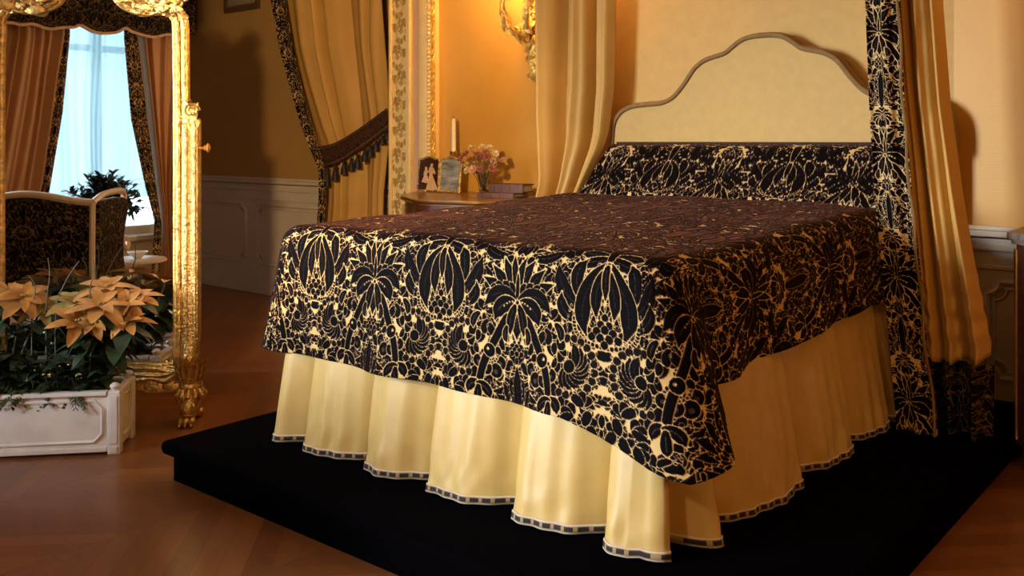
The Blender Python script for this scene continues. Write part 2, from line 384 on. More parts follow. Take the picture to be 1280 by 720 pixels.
class MB:
    def __init__(s, fr=None): s.v = []; s.f = []; s.fr = fr       # fr: local frame (origin, ex, ey, ez)
    def add(s, vs, fs):
        b = len(s.v); s.v.extend([tuple(map(float, p)) for p in vs]); s.f.extend([tuple(b + i for i in f) for f in fs]); return s
    def box(s, lo, hi, bev=0.0):
        x0, y0, z0 = lo; x1, y1, z1 = hi
        if bev <= 0:
            return s.add([(x0, y0, z0), (x1, y0, z0), (x1, y1, z0), (x0, y1, z0), (x0, y0, z1), (x1, y0, z1), (x1, y1, z1), (x0, y1, z1)],
                         [(0, 3, 2, 1), (4, 5, 6, 7), (0, 1, 5, 4), (1, 2, 6, 5), (2, 3, 7, 6), (3, 0, 4, 7)])
        bm = bmesh.new(); bmesh.ops.create_cube(bm, size=1)
        for v in bm.verts: v.co = Vector(((x0 + x1) / 2 + v.co.x * (x1 - x0), (y0 + y1) / 2 + v.co.y * (y1 - y0), (z0 + z1) / 2 + v.co.z * (z1 - z0)))
        bmesh.ops.bevel(bm, geom=bm.edges[:], offset=bev, segments=2, affect='EDGES', profile=.5)
        bm.verts.index_update(); s.add([v.co for v in bm.verts], [[v.index for v in f.verts] for f in bm.faces]); bm.free(); return s
    def prism(s, poly, axis, a0, a1):                              # polygon extruded along axis ('x','y','z')
        def P(p, a): return {'x': (a, p[0], p[1]), 'y': (p[0], a, p[1]), 'z': (p[0], p[1], a)}[axis]
        n = len(poly)
        return s.add([P(p, a0) for p in poly] + [P(p, a1) for p in poly], [tuple(range(n))[::-1], tuple(range(n, 2 * n))] + [(i, (i + 1) % n, n + (i + 1) % n, n + i) for i in range(n)])
    def tube(s, pts, r, n=8, closed=False, flat=1.0):
        P = [np.asarray(p, float) for p in pts]; k = len(P)
        R = [r] * k if np.isscalar(r) else list(r)
        vs, fs = [], []; up = None
        for i in range(k):
            a = P[(i + 1) % k] if (closed or i < k - 1) else P[i]; b = P[i - 1] if (closed or i > 0) else P[i]
            t = a - b; L = np.linalg.norm(t); t = t / L if L > 1e-9 else np.array([0, 0, 1.])
            if up is None:
                up = np.array([0, 0, 1.]) if abs(t[2]) < .9 else np.array([1., 0, 0])
            u = np.cross(up, t); lu = np.linalg.norm(u)
            u = u / lu if lu > 1e-6 else np.array([1., 0, 0]); w = np.cross(t, u); up = w
            for j in range(n):
                q = 2 * PI * j / n; vs.append(P[i] + (u * math.cos(q) + w * math.sin(q) * flat) * R[i])
        for i in range(k if closed else k - 1):
            for j in range(n): fs.append((i * n + j, i * n + (j + 1) % n, ((i + 1) % k) * n + (j + 1) % n, ((i + 1) % k) * n + j))
        if not closed: fs += [tuple(range(n))[::-1], tuple(range((k - 1) * n, k * n))]
        return s.add(vs, fs)
    def lathe(s, c, prof, n=20, axis=(0, 0, 1)):                    # prof: (radius, height)
        ax = Vector(axis).normalized(); q = Vector((0, 0, 1)).rotation_difference(ax)
        vs, fs = [], []; k = len(prof)
        for (r, h) in prof:
            for j in range(n):
                a = 2 * PI * j / n; p = q @ Vector((r * math.cos(a), r * math.sin(a), h)); vs.append((c[0] + p.x, c[1] + p.y, c[2] + p.z))
        for i in range(k - 1):
            for j in range(n): fs.append((i * n + j, i * n + (j + 1) % n, (i + 1) * n + (j + 1) % n, (i + 1) * n + j))
        fs += [tuple(range(n))[::-1], tuple(range((k - 1) * n, k * n))]
        return s.add(vs, fs)
    def ball(s, c, r, n=8, m=6, sc=(1, 1, 1)):
        vs, fs = [(c[0], c[1], c[2] - r * sc[2])], []
        for i in range(1, m):
            t = PI * i / m
            for j in range(n):
                a = 2 * PI * j / n; vs.append((c[0] + r * sc[0] * math.sin(t) * math.cos(a), c[1] + r * sc[1] * math.sin(t) * math.sin(a), c[2] - r * sc[2] * math.cos(t)))
        vs.append((c[0], c[1], c[2] + r * sc[2])); e = len(vs) - 1
        for j in range(n):
            fs.append((0, 1 + (j + 1) % n, 1 + j)); fs.append((e, e - n + j, e - n + (j + 1) % n))
        for i in range(m - 2):
            for j in range(n): a = 1 + i * n; fs.append((a + j, a + (j + 1) % n, a + n + (j + 1) % n, a + n + j))
        return s.add(vs, fs)
    def blade(s, p, d, up, L, w, curl=.3, fold=.25, n=6, shape=.8, thick=0.0):     # one leaf: midrib raised, tip bent down
        p, d, up = (np.asarray(q, float) for q in (p, d, up)); d = d / np.linalg.norm(d)
        sd = np.cross(d, up); sd /= max(1e-6, np.linalg.norm(sd)); nn = np.cross(sd, d)
        vs, fs = [], []
        for i in range(n + 1):
            t = i / n; ww = w * (math.sin(PI * min(1, t * .93 + .04)) ** shape) * (1 if t < .98 else .15)
            c = p + d * L * t * (1 - .15 * curl * t) - nn * curl * L * t * t
            vs += [c + sd * ww + nn * fold * ww, c, c - sd * ww + nn * fold * ww]
        for i in range(n):
            a = 3 * i; fs += [(a, a + 1, a + 4, a + 3), (a + 1, a + 2, a + 5, a + 4)]
        return s.add(vs, fs)
    def grid(s, G):
        G = np.asarray(G); r, c = G.shape[:2]
        return s.add(G.reshape(-1, 3), [(i * c + j, i * c + j + 1, (i + 1) * c + j + 1, (i + 1) * c + j) for i in range(r - 1) for j in range(c - 1)])
    def build(s, name, m, parent=None, smooth=False, auto=True):
        V = np.array(s.v, float)
        if s.fr is not None:
            o, ex, ey, ez = (np.asarray(q, float) for q in s.fr); V = o + V[:, :1] * ex + V[:, 1:2] * ey + V[:, 2:] * ez
        if parent is not None: V = V - root_origin(parent)
        me = bpy.data.meshes.new(name); me.from_pydata(V.tolist(), [], s.f); me.update()
        bm = bmesh.new(); bm.from_mesh(me); bmesh.ops.recalc_face_normals(bm, faces=bm.faces); bm.to_mesh(me); bm.free()
        ob = finish(name, me, m, parent, smooth)
        if smooth and auto:
            try: me.set_sharp_from_angle(angle=math.radians(42))
            except Exception: pass
        return ob
def sheet(name, Gs, m, parent=None, weave=None, uv=None, solid=0.0, flip=False, pile=None):
    """smooth cloth mesh from one or several vertex grids (rows x cols x 3); weave / uv: matching arrays."""
    if not isinstance(Gs, list): Gs = [Gs]; weave = [weave] if weave is not None else None; uv = [uv] if uv is not None else None
    V, Lp, base = [], [], 0
    if pile:                                                        # cut pile stands up from the ground weave
        out = []
        for G, w_, ph in zip(Gs, weave, pile):
            nrm = np.cross(np.gradient(G, axis=1), np.gradient(G, axis=0)); nrm /= np.maximum(1e-9, np.linalg.norm(nrm, axis=-1, keepdims=True))
            out.append(G + nrm * (ph * (w_ - .5))[..., None])
        Gs = out
    for G in Gs:
        r, c = G.shape[:2]; V.append(G.reshape(-1, 3))
        i, j = np.meshgrid(np.arange(r - 1), np.arange(c - 1), indexing='ij'); a = (i * c + j).ravel() + base
        q = np.stack([a, a + 1, a + c + 1, a + c], 1)
        Lp.append(q[:, ::-1] if flip else q); base += r * c
    V = np.concatenate(V); F = np.concatenate(Lp)
    if parent is not None: V = V - root_origin(parent)
    me = bpy.data.meshes.new(name); me.vertices.add(len(V)); me.vertices.foreach_set('co', V.astype(np.float32).ravel())
    me.loops.add(F.size); me.loops.foreach_set('vertex_index', F.ravel().astype(np.int32))
    me.polygons.add(len(F)); me.polygons.foreach_set('loop_start', np.arange(0, F.size, 4, dtype=np.int32))
    try: me.polygons.foreach_set('loop_total', np.full(len(F), 4, np.int32))
    except Exception: pass
    me.update(calc_edges=True); me.validate()
    if weave is not None:
        at = me.attributes.new('weave', 'FLOAT', 'POINT'); at.data.foreach_set('value', np.concatenate([w.ravel() for w in weave]).astype(np.float32))
    if uv is not None:
        U = np.concatenate([u.reshape(-1, 2) for u in uv])[F.ravel()]; l = me.uv_layers.new(name='UVMap'); l.data.foreach_set('uv', U.astype(np.float32).ravel())
    o = finish(name, me, m, parent, True)
    if solid: md = o.modifiers.new('cloth_thickness', 'SOLIDIFY'); md.thickness = solid; md.offset = 0
    return o
def interp(pts, z):                                                # pts: list of (x, z) sorted or not
    p = sorted(pts, key=lambda q: q[1]); return np.interp(z, [q[1] for q in p], [q[0] for q in p])
def catmull(pts, n=8, closed=False):
    P = [np.asarray(p, float) for p in pts]; k = len(P); out = []
    for i in range(k if closed else k - 1):
        g = lambda j: P[j % k] if closed else P[min(max(j, 0), k - 1)]
        a, b, c, d = g(i - 1), g(i), g(i + 1), g(i + 2)
        for t in np.arange(n) / n: out.append(.5 * (2 * b + (c - a) * t + (2 * a - 5 * b + 4 * c - d) * t * t + (3 * b - a - 3 * c + d) * t ** 3))
    if not closed: out.append(P[-1])
    return out
def folds(u, n, seed=0, sharp=1.6):
    r = np.random.RandomState(seed); ph = r.uniform(0, 6.28, 4)
    w = u + .035 * np.sin(2 * PI * u * 2 + ph[0]) + .02 * np.sin(2 * PI * u * 5 + ph[1])
    a = .5 + .5 * np.sin(2 * PI * n * w + ph[2])
    return (a ** sharp) * (.75 + .25 * np.sin(2 * PI * u * 1.7 + ph[3]))
def smooth01(x): x = np.clip(x, 0, 1); return x * x * (3 - 2 * x)
# ------------------------------------------------------------------ the room
XL, XR, YF, YH, YW, ZC = -8.6, 2.0, -2.15, 4.78, 5.02, 3.30      # left, right, window wall, head wall, recessed wall, ceiling
XP = -4.83                                                          # where the recess ends at the carved pilaster
def structure(o): o['kind'] = 'structure'; return o
structure(MB().box((XL - .1, YF - .3, -.1), (XR + .1, YW + .3, 0)).build('floor', 'parquet'))
structure(MB().box((XL - .1, YF - .3, ZC), (XR + .1, YW + .3, ZC + .1)).build('ceiling', 'ceil'))
structure(MB().box((XL - .15, YF - .3, 0), (XL, YW + .3, ZC)).build('wall_left', 'plainwall'))
structure(MB().box((XR, YF - .3, 0), (XR + .15, YW + .3, ZC)).build('wall_right', 'plainwall'))
AX0, AX1 = -3.35, -1.25
wh = MB(); wh.box((XP, YH, 0), (AX0, YH + .3, ZC)); wh.box((AX1, YH, 0), (XR, YH + .3, ZC)); structure(wh.build('wall_head', 'silk'))
structure(MB().box((AX0, YH, 0), (AX1, YH + .3, ZC)).build('wall_alcove', 'panel'))
structure(MB().box((XL, YW, 0), (XP, YW + .15, ZC)).build('wall_recess', 'plainwall'))
# window wall with its opening
WX0, WX1, WZ0, WZ1 = -2.88, -1.42, .42, 2.9
wf = MB()
VX0, VX1 = -5.35, -3.85  # second opening, added to throw light on the bed foot
wf.box((XL, YF - .25, 0), (VX0, YF, ZC)); wf.box((VX1, YF - .25, 0), (WX0, YF, ZC)); wf.box((WX1, YF - .25, 0), (XR, YF, ZC)); wf.box((VX0, YF - .25, 0), (VX1, YF, WZ0)); wf.box((VX0, YF - .25, WZ1), (VX1, YF, ZC))
wf.box((WX0, YF - .25, 0), (WX1, YF, WZ0)); wf.box((WX0, YF - .25, WZ1), (WX1, YF, ZC))
structure(wf.build('wall_front', 'cream'))
def window(name, X0_, X1_):
    fr = MB(); xm_ = (X0_ + X1_) / 2
    for a, b in (((X0_, YF - .2, WZ0), (X0_ + .07, YF - .12, WZ1)), ((X1_ - .07, YF - .2, WZ0), (X1_, YF - .12, WZ1)), ((X0_ + .07, YF - .2, WZ0), (X1_ - .07, YF - .12, WZ0 + .08)), ((X0_ + .07, YF - .2, WZ1 - .08), (X1_ - .07, YF - .12, WZ1)),
                 ((xm_ - .04, YF - .2, WZ0 + .08), (xm_ + .04, YF - .12, WZ1 - .08)), ((X0_ + .07, YF - .19, 2.2), (xm_ - .04, YF - .13, 2.26)), ((xm_ + .04, YF - .19, 2.2), (X1_ - .07, YF - .13, 2.26))): fr.box(a, b)
    win = structure(fr.build(name, 'cream'))
    MB().box((X0_ + .02, YF - .168, WZ0 + .02), (X1_ - .02, YF - .160, WZ1 - .02)).build('pane', 'pane', win)
    MB().box((X0_ - .06, YF, WZ0 - .05), (X1_ + .06, YF + .09, WZ0), .008).build('window_sill', 'cream', win)
window('window_1', WX0, WX1); window('added_window', VX0, VX1)  # the further left one is added to light the bed

# panelled dado, moulding by moulding, on the recessed wall and right of the bed
def dado(name, x0, x1, y, top, bays, col='cream'):
    d = MB()
    d.box((x0, y - .02, 0), (x1, y, top - .06)); d.box((x0, y - .055, top - .05), (x1, y, top - .022), .006); d.box((x0, y - .04, top - .022), (x1, y, top), .006)
    d.box((x0, y - .03, top - .20), (x1, y, top - .18), .004); d.box((x0, y - .036, top - .115), (x1, y, top - .09), .006)
    root = structure(d.build(name, col))
    for (a, b, z0, z1) in bays:
        q = .055; pts = []
        for (cx, cz, a0) in ((a, z0, 0), (b, z0, 90), (b, z1, 180), (a, z1, 270)):   # indented corners
            for k in range(7):
                t = math.radians(a0 + 90 - k * 15); pts.append((cx + q * math.cos(t), y - .022, cz + q * math.sin(t)))
        m = MB(); m.tube(pts, .014, 6, True)
        pin = [(p[0] + (.03 if p[0] < (a + b) / 2 else -.03), y - .022, p[2] + (.03 if p[2] < (z0 + z1) / 2 else -.03)) for p in pts]
        m.tube(pin, .007, 6, True); m.build('panel_moulding', col, root, True)
        g = MB()
        for (cx, cz, sx, sz) in ((a, z0, 1, 1), (b, z0, -1, 1), (b, z1, -1, -1), (a, z1, 1, -1)):
            for k in range(5):
                t = math.radians(10 + 17 * k); g.blade((cx + sx * .035, y - .022, cz + sz * .035), (sx * math.cos(t), -.15, sz * math.sin(t)), (0, -1, 0), .055, .011, .1)
        g.build('corner_ornament', 'scrollgold', root, True)
    return root
dado('trim_1', XL, XP - .2, YW, 1.02, [(-8.35, -7.25, .26, .78), (-7.08, -5.9, .26, .78)])
dado('trim_2', -1.28, XR, YH, .955, [(-1.1, .3, .26, .7), (.5, 1.7, .26, .7)])
bs = MB(); bs.box((XL, YW - .035, 0), (XP - .2, YW - .0201, .13), .005); bs.box((XL, YW - .05, 0), (XP - .2, YW - .0352, .05), .005)
structure(bs.build('baseboard_recess', 'cream'))
bs = MB(); bs.box((-1.28, YH - .035, 0), (XR, YH - .0201, .13), .005); structure(bs.build('baseboard_head', 'cream'))

# carved white and gilt pilaster that frames the alcove
PY = 4.68
X0, X1, X2, X3 = (at_y(p, 100, PY)[0] for p in (487, 513.5, 522, 540))
pl = MB()
pl.box((X0, PY + .012, 0), (X1, YW, ZC)); pl.box((X0, PY - .012, 0), (X0 + .022, PY + .012, ZC), .004); pl.box((X1 - .03, PY - .012, 0), (X1, PY + .012, ZC), .004)
pl.box((X1 - .055, PY, 0), (X1 - .032, PY + .0125, ZC), .004)
pil = structure(pl.build('trim_3', 'creamgold', None, True))
MB().box((X1, PY + .03, 0), (X2, YW, ZC)).build('recessed_band', 'pinkish', pil)
md = MB(); md.box((X2, PY + .012, 0), (X3 - .03, YH, ZC)); md.box((X2 + .01, PY, 0), (X3 - .05, PY + .0125, ZC), .004)
md.build('flat_moulding', 'creamgold', pil, True)
bd = MB(); nb = 118
for k in range(nb):
    z = .02 + k * (ZC - .04) / nb; bd.ball((X3 - .036, PY + .004, z), .0135, 7, 5, (1, 1, .95))
bd.build('bead_moulding', 'creamgold', pil, True)
rp = MB()
for k in range(2):
    rp.tube([(X3 - .012 + .007 * math.cos(q * .55 + k * PI), PY + .022 + .007 * math.sin(q * .55 + k * PI), .01 + q * (ZC - .02) / 420) for q in range(421)], .0075, 5)
rp.build('rope_moulding', 'gilt_soft', pil, True)
vine = MB(); xc = (X0 + .022 + X1 - .06) / 2; hw = (X1 - .06 - X0 - .022) / 2 * .86; per = .37; yv = PY + .012
vine.tube([(xc + hw * .55 * math.sin(2 * PI * z / per), yv, z) for z in np.arange(.02, ZC - .02, .02)], .0065, 5)
for k in range(int(ZC / per * 2)):
    z0 = per * (.25 + .5 * k); s = 1 if k % 2 == 0 else -1
    if z0 > ZC - .15: break
    cx = xc - s * hw * .30
    vine.tube([(cx + s * (hw * .95 - .0052 * q) * math.cos(q * .5) * .8, yv - .002, z0 + (hw * .95 - .0052 * q) * math.sin(q * .5)) for q in range(13)], .0058, 5)
    for q in range(4):
        vine.ball((cx + .012 * math.cos(q * 1.57), yv - .004, z0 + .012 * math.sin(q * 1.57)), .0095, 6, 5, (1, .6, 1))
    for q in range(7):
        a = math.radians(60 + 38 * q); b = (cx + s * hw * .72 * math.cos(a), yv - .002, z0 + hw * .9 * math.sin(a))
        vine.blade(b, (s * math.cos(a + .7), -.12, math.sin(a + .7)), (0, -1, 0), .062, .0165, .25)
    for q in range(4):
        a = math.radians(90 + (40 + 30 * q) * s); b = (xc + s * hw * .5, yv - .002, z0 - per * .02 + .02 * q)
        vine.blade(b, (s * .7, -.1, .7 - .3 * q), (0, -1, 0), .055, .0135, .3)
    for q in range(5):
        vine.blade((xc - s * hw * .35, yv - .002, z0 + per * .22 - .02 * q), (-s * (.9 - .2 * q), -.1, .25 * q - .3), (0, -1, 0), .055, .0125, .3)
vine.build('scroll_carving', 'scrollgold', pil, True)

# ------------------------------------------------------------------ carpeted dais
DX0, DX1, DY0, DZ = -3.43, -.925, 2.03, .16
dais = thing('carpeted_dais', 'low black carpeted platform under the bed with an overhanging edge', 'platform', ((DX0 + DX1) / 2, 3.4, 0))
MB().box((DX0, DY0, .0), (DX1, YH - .005, .105)).build('riser', 'carpet', dais)
n_ = MB().box((DX0 - .04, DY0 - .04, .105), (DX1 + .0, YH - .005, DZ), .022); n_.build('tread', 'carpet', dais, True)

# ------------------------------------------------------------------ the bed
BX0, BX1, BY0, BY1 = -3.155, -1.405, 2.38, 4.70
bed = thing('bed', 'large double bed with pale gold pleated skirt and arched upholstered headboard', 'bed', ((BX0 + BX1) / 2, 3.5, DZ))
MB().box((BX0 + .10, BY0 + .10, DZ), (BX1 - .10, BY1 - .1, .60), .03).build('bed_base', 'brown', bed)
MB().box((BX0 + .03, BY0 + .03, .60), (BX1 - .03, BY1 - .06, .945), .06).build('mattress', 'panel', bed, True)
# skirt: a run of deep saw-tooth pleats round left side, foot and right side
HEMZ = DZ + .006
fx = [at_y(p, 600, 2.31)[0] for p in (336, 388, 463, 543, 648, 760, 836)]
sy = [at_x(p, 560, -1.36)[1] for p in (878, 983, 1047, 1093, 1106)]
R = .05
peri = []                                                           # (x, y, nx, ny, tooth 0..1)
def tooth(t): return .88 * (1 - t ** 2.4) + .14 * math.sin(PI * t)
ls = np.arange(4.15, BY0 + R, -.02)
for y in ls: peri.append((BX0, y, -1, 0, .5 + .5 * math.sin(y * 24)))
for k in range(1, 8):
    a = PI + k / 8 * PI / 2; peri.append((BX0 + R + R * math.cos(a), BY0 + R + R * math.sin(a), math.cos(a), math.sin(a), .7))
xs = sorted(list(np.arange(BX0 + R, BX1 - R, .012)) + [q + e for q in fx[1:] for e in (-.004, -.001, .002)])
for x in xs:
    if not BX0 + R <= x <= BX1 - R: continue
    i = max(0, min(len(fx) - 2, int(np.searchsorted(fx, x)) - 1)); t = (x - fx[i]) / (fx[i + 1] - fx[i]); t = min(1, max(0, t))
    peri.append((x, BY0, 0, -1, tooth(t)))
for k in range(1, 10):
    a = 1.5 * PI + k / 10 * PI / 2; peri.append((BX1 - R + R * math.cos(a), BY0 + R + R * math.sin(a), math.cos(a), math.sin(a), .72 + .12 * math.sin(k / 10 * PI) if k < 6 else .2))
ys = sorted(list(np.arange(BY0 + R, 4.62, .012)) + [q + e for q in sy for e in (-.002, .001, .004)])
syy = [BY0 + R] + sy + [4.7]
for y in ys:
    if y < BY0 + R: continue
    i = max(0, min(len(syy) - 2, int(np.searchsorted(syy, y)) - 1)); t = min(1, max(0, (y - syy[i]) / (syy[i + 1] - syy[i])))
    peri.append((BX1, y, 1, 0, tooth(1 - t)))
P = np.array(peri); arc = np.concatenate([[0], np.cumsum(np.hypot(*(np.diff(P[:, :2], axis=0)).T))])
rs = np.random.RandomState(3)
def skirt_grid(zs, off=0.0):
    G = np.zeros((len(zs), len(P), 3))
    for i, z in enumerate(zs):
        s = (.72 - z) / (.72 - HEMZ)
        o = (.185 * P[:, 4] - .062) * s ** .75 + off + .006 * s * np.sin(arc * 31 + 2 * s) + .004 * s * np.sin(arc * 77 + 5)
        crease = .006 * np.exp(-((z - .235) / .035) ** 2) * np.sin(arc * 55 + 3 * np.sin(arc * 9)) * (P[:, 4] * 1.2)
        G[i, :, 0] = P[:, 0] + P[:, 2] * (o + crease); G[i, :, 1] = P[:, 1] + P[:, 3] * (o + crease); G[i, :, 2] = z
    return G
zs = np.linspace(.72, HEMZ, 36)
sk = sheet('bed_skirt', skirt_grid(zs), 'satin_pale', bed, flip=True)
zt = np.linspace(HEMZ + .027, HEMZ, 3)
G = skirt_grid(zt, .004); UV = np.stack(np.broadcast_arrays(arc[None, :], ((zt - HEMZ) / .027)[:, None]), -1)
tag(sheet('chequered_trim', G, 'ribbon', sk, uv=UV, solid=.003, flip=True), 'brown and cream chequered ribbon along the skirt hem')
# headboard: arched linen panel edged by a corded moulding
HY = 4.655
half = [(766, 190), (766, 170), (768.5, 153), (776, 141), (788, 134), (806, 131), (826, 129), (842, 121), (856, 104), (868, 86), (882, 75), (905, 67), (914, 60), (927, 50), (940, 46), (953, 44.5)]
hp = [(q[0], q[2]) for q in (at_y(a, b, HY) for a, b in half)]
xm = hp[-1][0]
hp += [(2 * xm - x, z) for x, z in hp[-2::-1]]
hs = [tuple(q) for q in catmull(hp, 5)]
hb = MB().prism([(hs[0][0], .95)] + hs + [(hs[-1][0], .95)], 'y', HY, YH - .03); head = hb.build('headboard', 'panel', bed)
tp = MB(); tp.tube([(x, HY - .004, z) for x, z in hs], .013, 8)
tp.tube([(x, HY + .022, z + .008) for x, z in hs], .011, 8)
tp.prism([p for p in hs] + [(x, z - .012) for x, z in hs[::-1]], 'y', HY + .03, YH - .028) if False else None
tag(tp.build('corded_edging', 'piping', head, True), 'gold brown corded edging along the arched outline')
rim = MB(); rr = []
for x, z in hs: rr.append([(x * 1.0 + (x - xm) * .006, HY + .028, z + .010), (x + (x - xm) * .006, YH - .035, z + .010)])
rim.grid(np.array(rr)); tag(rim.build('edge_band', 'piping', head, True), 'gold brown band round the headboard thickness')

# ------------------------------------------------------------------ the damask bedspread
SCL = .955; XA = at_y(647, 400, 2.33)[0]; YFR = 2.335; XRT = -1.375; XLT = -3.20
RHO = .085; DFR, DRT, DLF = .50, .385, .47
def ztop(x, y):
    t = np.clip((y - YFR) / (4.3 - YFR), 0, 1); w = np.clip((x - XLT) / (XRT - XLT), 0, 1)
    return .998 + .045 * smooth01(t) + .018 * np.sin(PI * w) + .004 * np.sin(x * 9 + y * 4) + .003 * np.sin(y * 13 - x * 5)
def weave_at(a, b): return damask_at(a - XA, (DFR * 1.02 + (b - YFR)), SCL)
xi0, xi1, yi = XLT + RHO, XRT - RHO, YFR + RHO
tx = np.linspace(xi0, xi1, 420); ty = np.linspace(yi, 4.34, 460)
TX, TY = np.meshgrid(tx, ty); GT = np.stack([TX, TY, ztop(TX, TY)], -1); WT = weave_at(TX, TY)
# ring: left side, corner, foot, corner, right side; columns carry (base x, base y, angle)
cols = []
for y in np.arange(4.34, yi, -.012): cols.append((xi0, y, PI))
for k in range(1, 60): cols.append((xi0, yi, PI + k / 60 * PI / 2))
for x in np.linspace(xi0, xi1, 600): cols.append((x, yi, 1.5 * PI))
for k in range(1, 100): cols.append((xi1, yi, 1.5 * PI + k / 100 * PI / 2))
for y in np.linspace(yi, 4.34, 420): cols.append((xi1, y, 2 * PI))
Cc = np.array(cols); nx_, ny_ = np.cos(Cc[:, 2]), np.sin(Cc[:, 2])
AR = RHO * PI / 2
ang = Cc[:, 2]; onr = ang > 1.999 * PI; onf = np.abs(ang - 1.5 * PI) < 1e-6
tcl = np.clip((ang - PI) / (PI / 2), 0, 1); tcr = np.clip((ang - 1.5 * PI) / (PI / 2), 0, 1)
XK, YK = XRT - .33, 2.49                                            # where the hanging corner starts on the foot and ends on the side
DHEM = DLF + (DFR - DLF) * tcl
DHEM = np.where(onf, DFR + .070 * np.clip((Cc[:, 0] - XK) / (xi1 - XK), 0, 1) ** 1.15, DHEM)
DHEM = np.where((tcr > 0) & ~onr, DFR + .070 + .028 * np.minimum(tcr / .5, (1 - tcr) / .5), DHEM)
yy = Cc[:, 1]
DHEM = np.where(onr, np.where(yy < YK, DFR + .070 - .115 * np.clip((yy - yi) / (YK - yi), 0, 1), np.maximum(DRT, DFR - .045 - 2.2 * (yy - YK))), DHEM)
LEN = AR + DHEM - RHO
cornerness = np.where(onf, .45 * np.clip((Cc[:, 0] - XK) / (xi1 - XK), 0, 1) ** 2, 0) + np.where((tcr > 0) & ~onr, .45 + .55 * tcr, 0) + np.where(onr, np.clip(1 - (yy - YK) / .07, 0, 1) * (1 - .25 * np.clip((yy - yi) / (YK - yi), 0, 1)), 0)
cornerness = np.where(ang < 1.5 * PI - 1e-6, np.clip(2 * np.abs(nx_ * ny_), 0, 1) * .5, cornerness)
along = np.where(np.abs(nx_) > .999, Cc[:, 1] * 1.0, Cc[:, 0])
q = np.linspace(0, 1, 170)[:, None]; S = q * LEN[None, :]
th = np.clip(S / RHO, 0, PI / 2)
e = RHO * np.sin(th); drop = RHO * (1 - np.cos(th)) + np.maximum(0, S - AR)
hang = np.maximum(0, S - AR)
rightc = (nx_ > 0)[None, :]
ripple = .010 * np.sin(along * 7.5 + 1) + .006 * np.sin(along * 17) + np.where(rightc[0], .010 * np.sin(along * 10 + .6), 0)
flare = hang * (np.where(rightc | (np.abs(Cc[None, :, 2] - 1.5 * PI) < 1e-6), .075, .075 + .06 * np.clip((1.5 * PI - Cc[None, :, 2]) / .5, 0, 1)) + ripple[None, :] * 6 * np.clip(hang / .4, 0, 1)) + cornerness[None, :] * hang * np.where(rightc, .235, .10)
bow = np.sin(np.clip((Cc[:, 2] - 1.5 * PI) / (PI / 2), 0, 1) * PI * 2)[None, :] * hang * .0
e = e + flare; drop = drop - flare * .08
dvec = np.stack([nx_, ny_], 1)
GX = Cc[None, :, 0] + nx_[None, :] * e; GY = Cc[None, :, 1] + ny_[None, :] * e
wsk = np.where(onf, np.clip((Cc[:, 0] - XK) / (xi1 - XK), 0, 1) ** 2, 0) + np.where((tcr > 0) & ~onr, 1 - .6 * tcr, 0) + np.where(onr, .4 * np.clip(1 - (yy - yi) / (YK - yi), 0, 1), 0)
GX = GX + .15 * hang * wsk[None, :]
GZ = ztop(Cc[:, 0], Cc[:, 1])[None, :] - drop
GR = np.stack([GX, GY, GZ], -1)
ca, cb = Cc[None, :, 0] + nx_[None, :] * S, Cc[None, :, 1] + ny_[None, :] * S
ear = ((tcr > 0) & (~onr | (yy < YK)))[None, :]
ca = np.where(ear, xi1 + (tcr[None, :] * .20 + np.where(onr, yy - yi, 0)[None, :]) * np.clip(S / .1, 0, 1), ca); cb = np.where(ear, yi - S, cb)
WR = weave_at(ca, cb)
spread = sheet('bedspread', [GT, GR], 'damask', None, weave=[WT, WR], solid=.004, pile=(.0034, -.0035))
tag(spread, 'black and gold damask velvet bedspread with one corner hanging low', 'bedspread')
# wedge bolster against the headboard
bol = thing('bolster', 'black and gold damask wedge bolster lying before the headboard', 'bolster', (-2.27, 4.4, 1.04))
wx0, wx1 = at_y(722, 240, 4.24)[0], at_y(1102, 240, 4.24)[0]
prof = [(4.645, 1.07), (4.645, 1.305), (4.625, 1.325), (4.59, 1.325), (4.53, 1.30), (4.42, 1.205), (4.32, 1.115), (4.262, 1.07), (4.255, 1.05), (4.28, 1.046)]
ps = np.array(catmull(prof, 12)); al = np.concatenate([[0], np.cumsum(np.hypot(*np.diff(ps, axis=0).T))])
bx = np.linspace(wx0, wx1, 480); GB = np.zeros((len(ps), len(bx), 3)); GB[:, :, 0] = bx[None, :]; GB[:, :, 1] = ps[:, :1]; GB[:, :, 2] = ps[:, 1:]
WB = damask_full(bx[None, :] - xm + .10, (al.max() - al)[:, None] + .22 + 0 * bx[None, :], .98, .0010)
caps, cw = [], []
for xx, sgn in ((wx0, -1), (wx1, 1)):
    K = 24; g = np.zeros((len(ps), K, 3)); cc = ps.mean(0)
    for k in range(K):
        t = k / (K - 1); g[:, k, 0] = xx + sgn * .012 * (1 - (1 - t) ** 2); g[:, k, 1:] = ps * (1 - t) + cc * t
    caps.append(g); cw.append(damask_at(g[:, :, 1], g[:, :, 2], .72))
sheet('cover', [GB] + caps, 'damask', bol, weave=[WB] + cw)
pp = MB(); i0 = int(np.argmax(ps[:, 1]))
pp.tube([(x, ps[i0][0] - .005, ps[i0][1] + .003) for x in np.linspace(wx0, wx1, 30)], .008, 6)
tag(pp.build('piping', 'brown', bol, True), 'dark brown piping along the top edge')
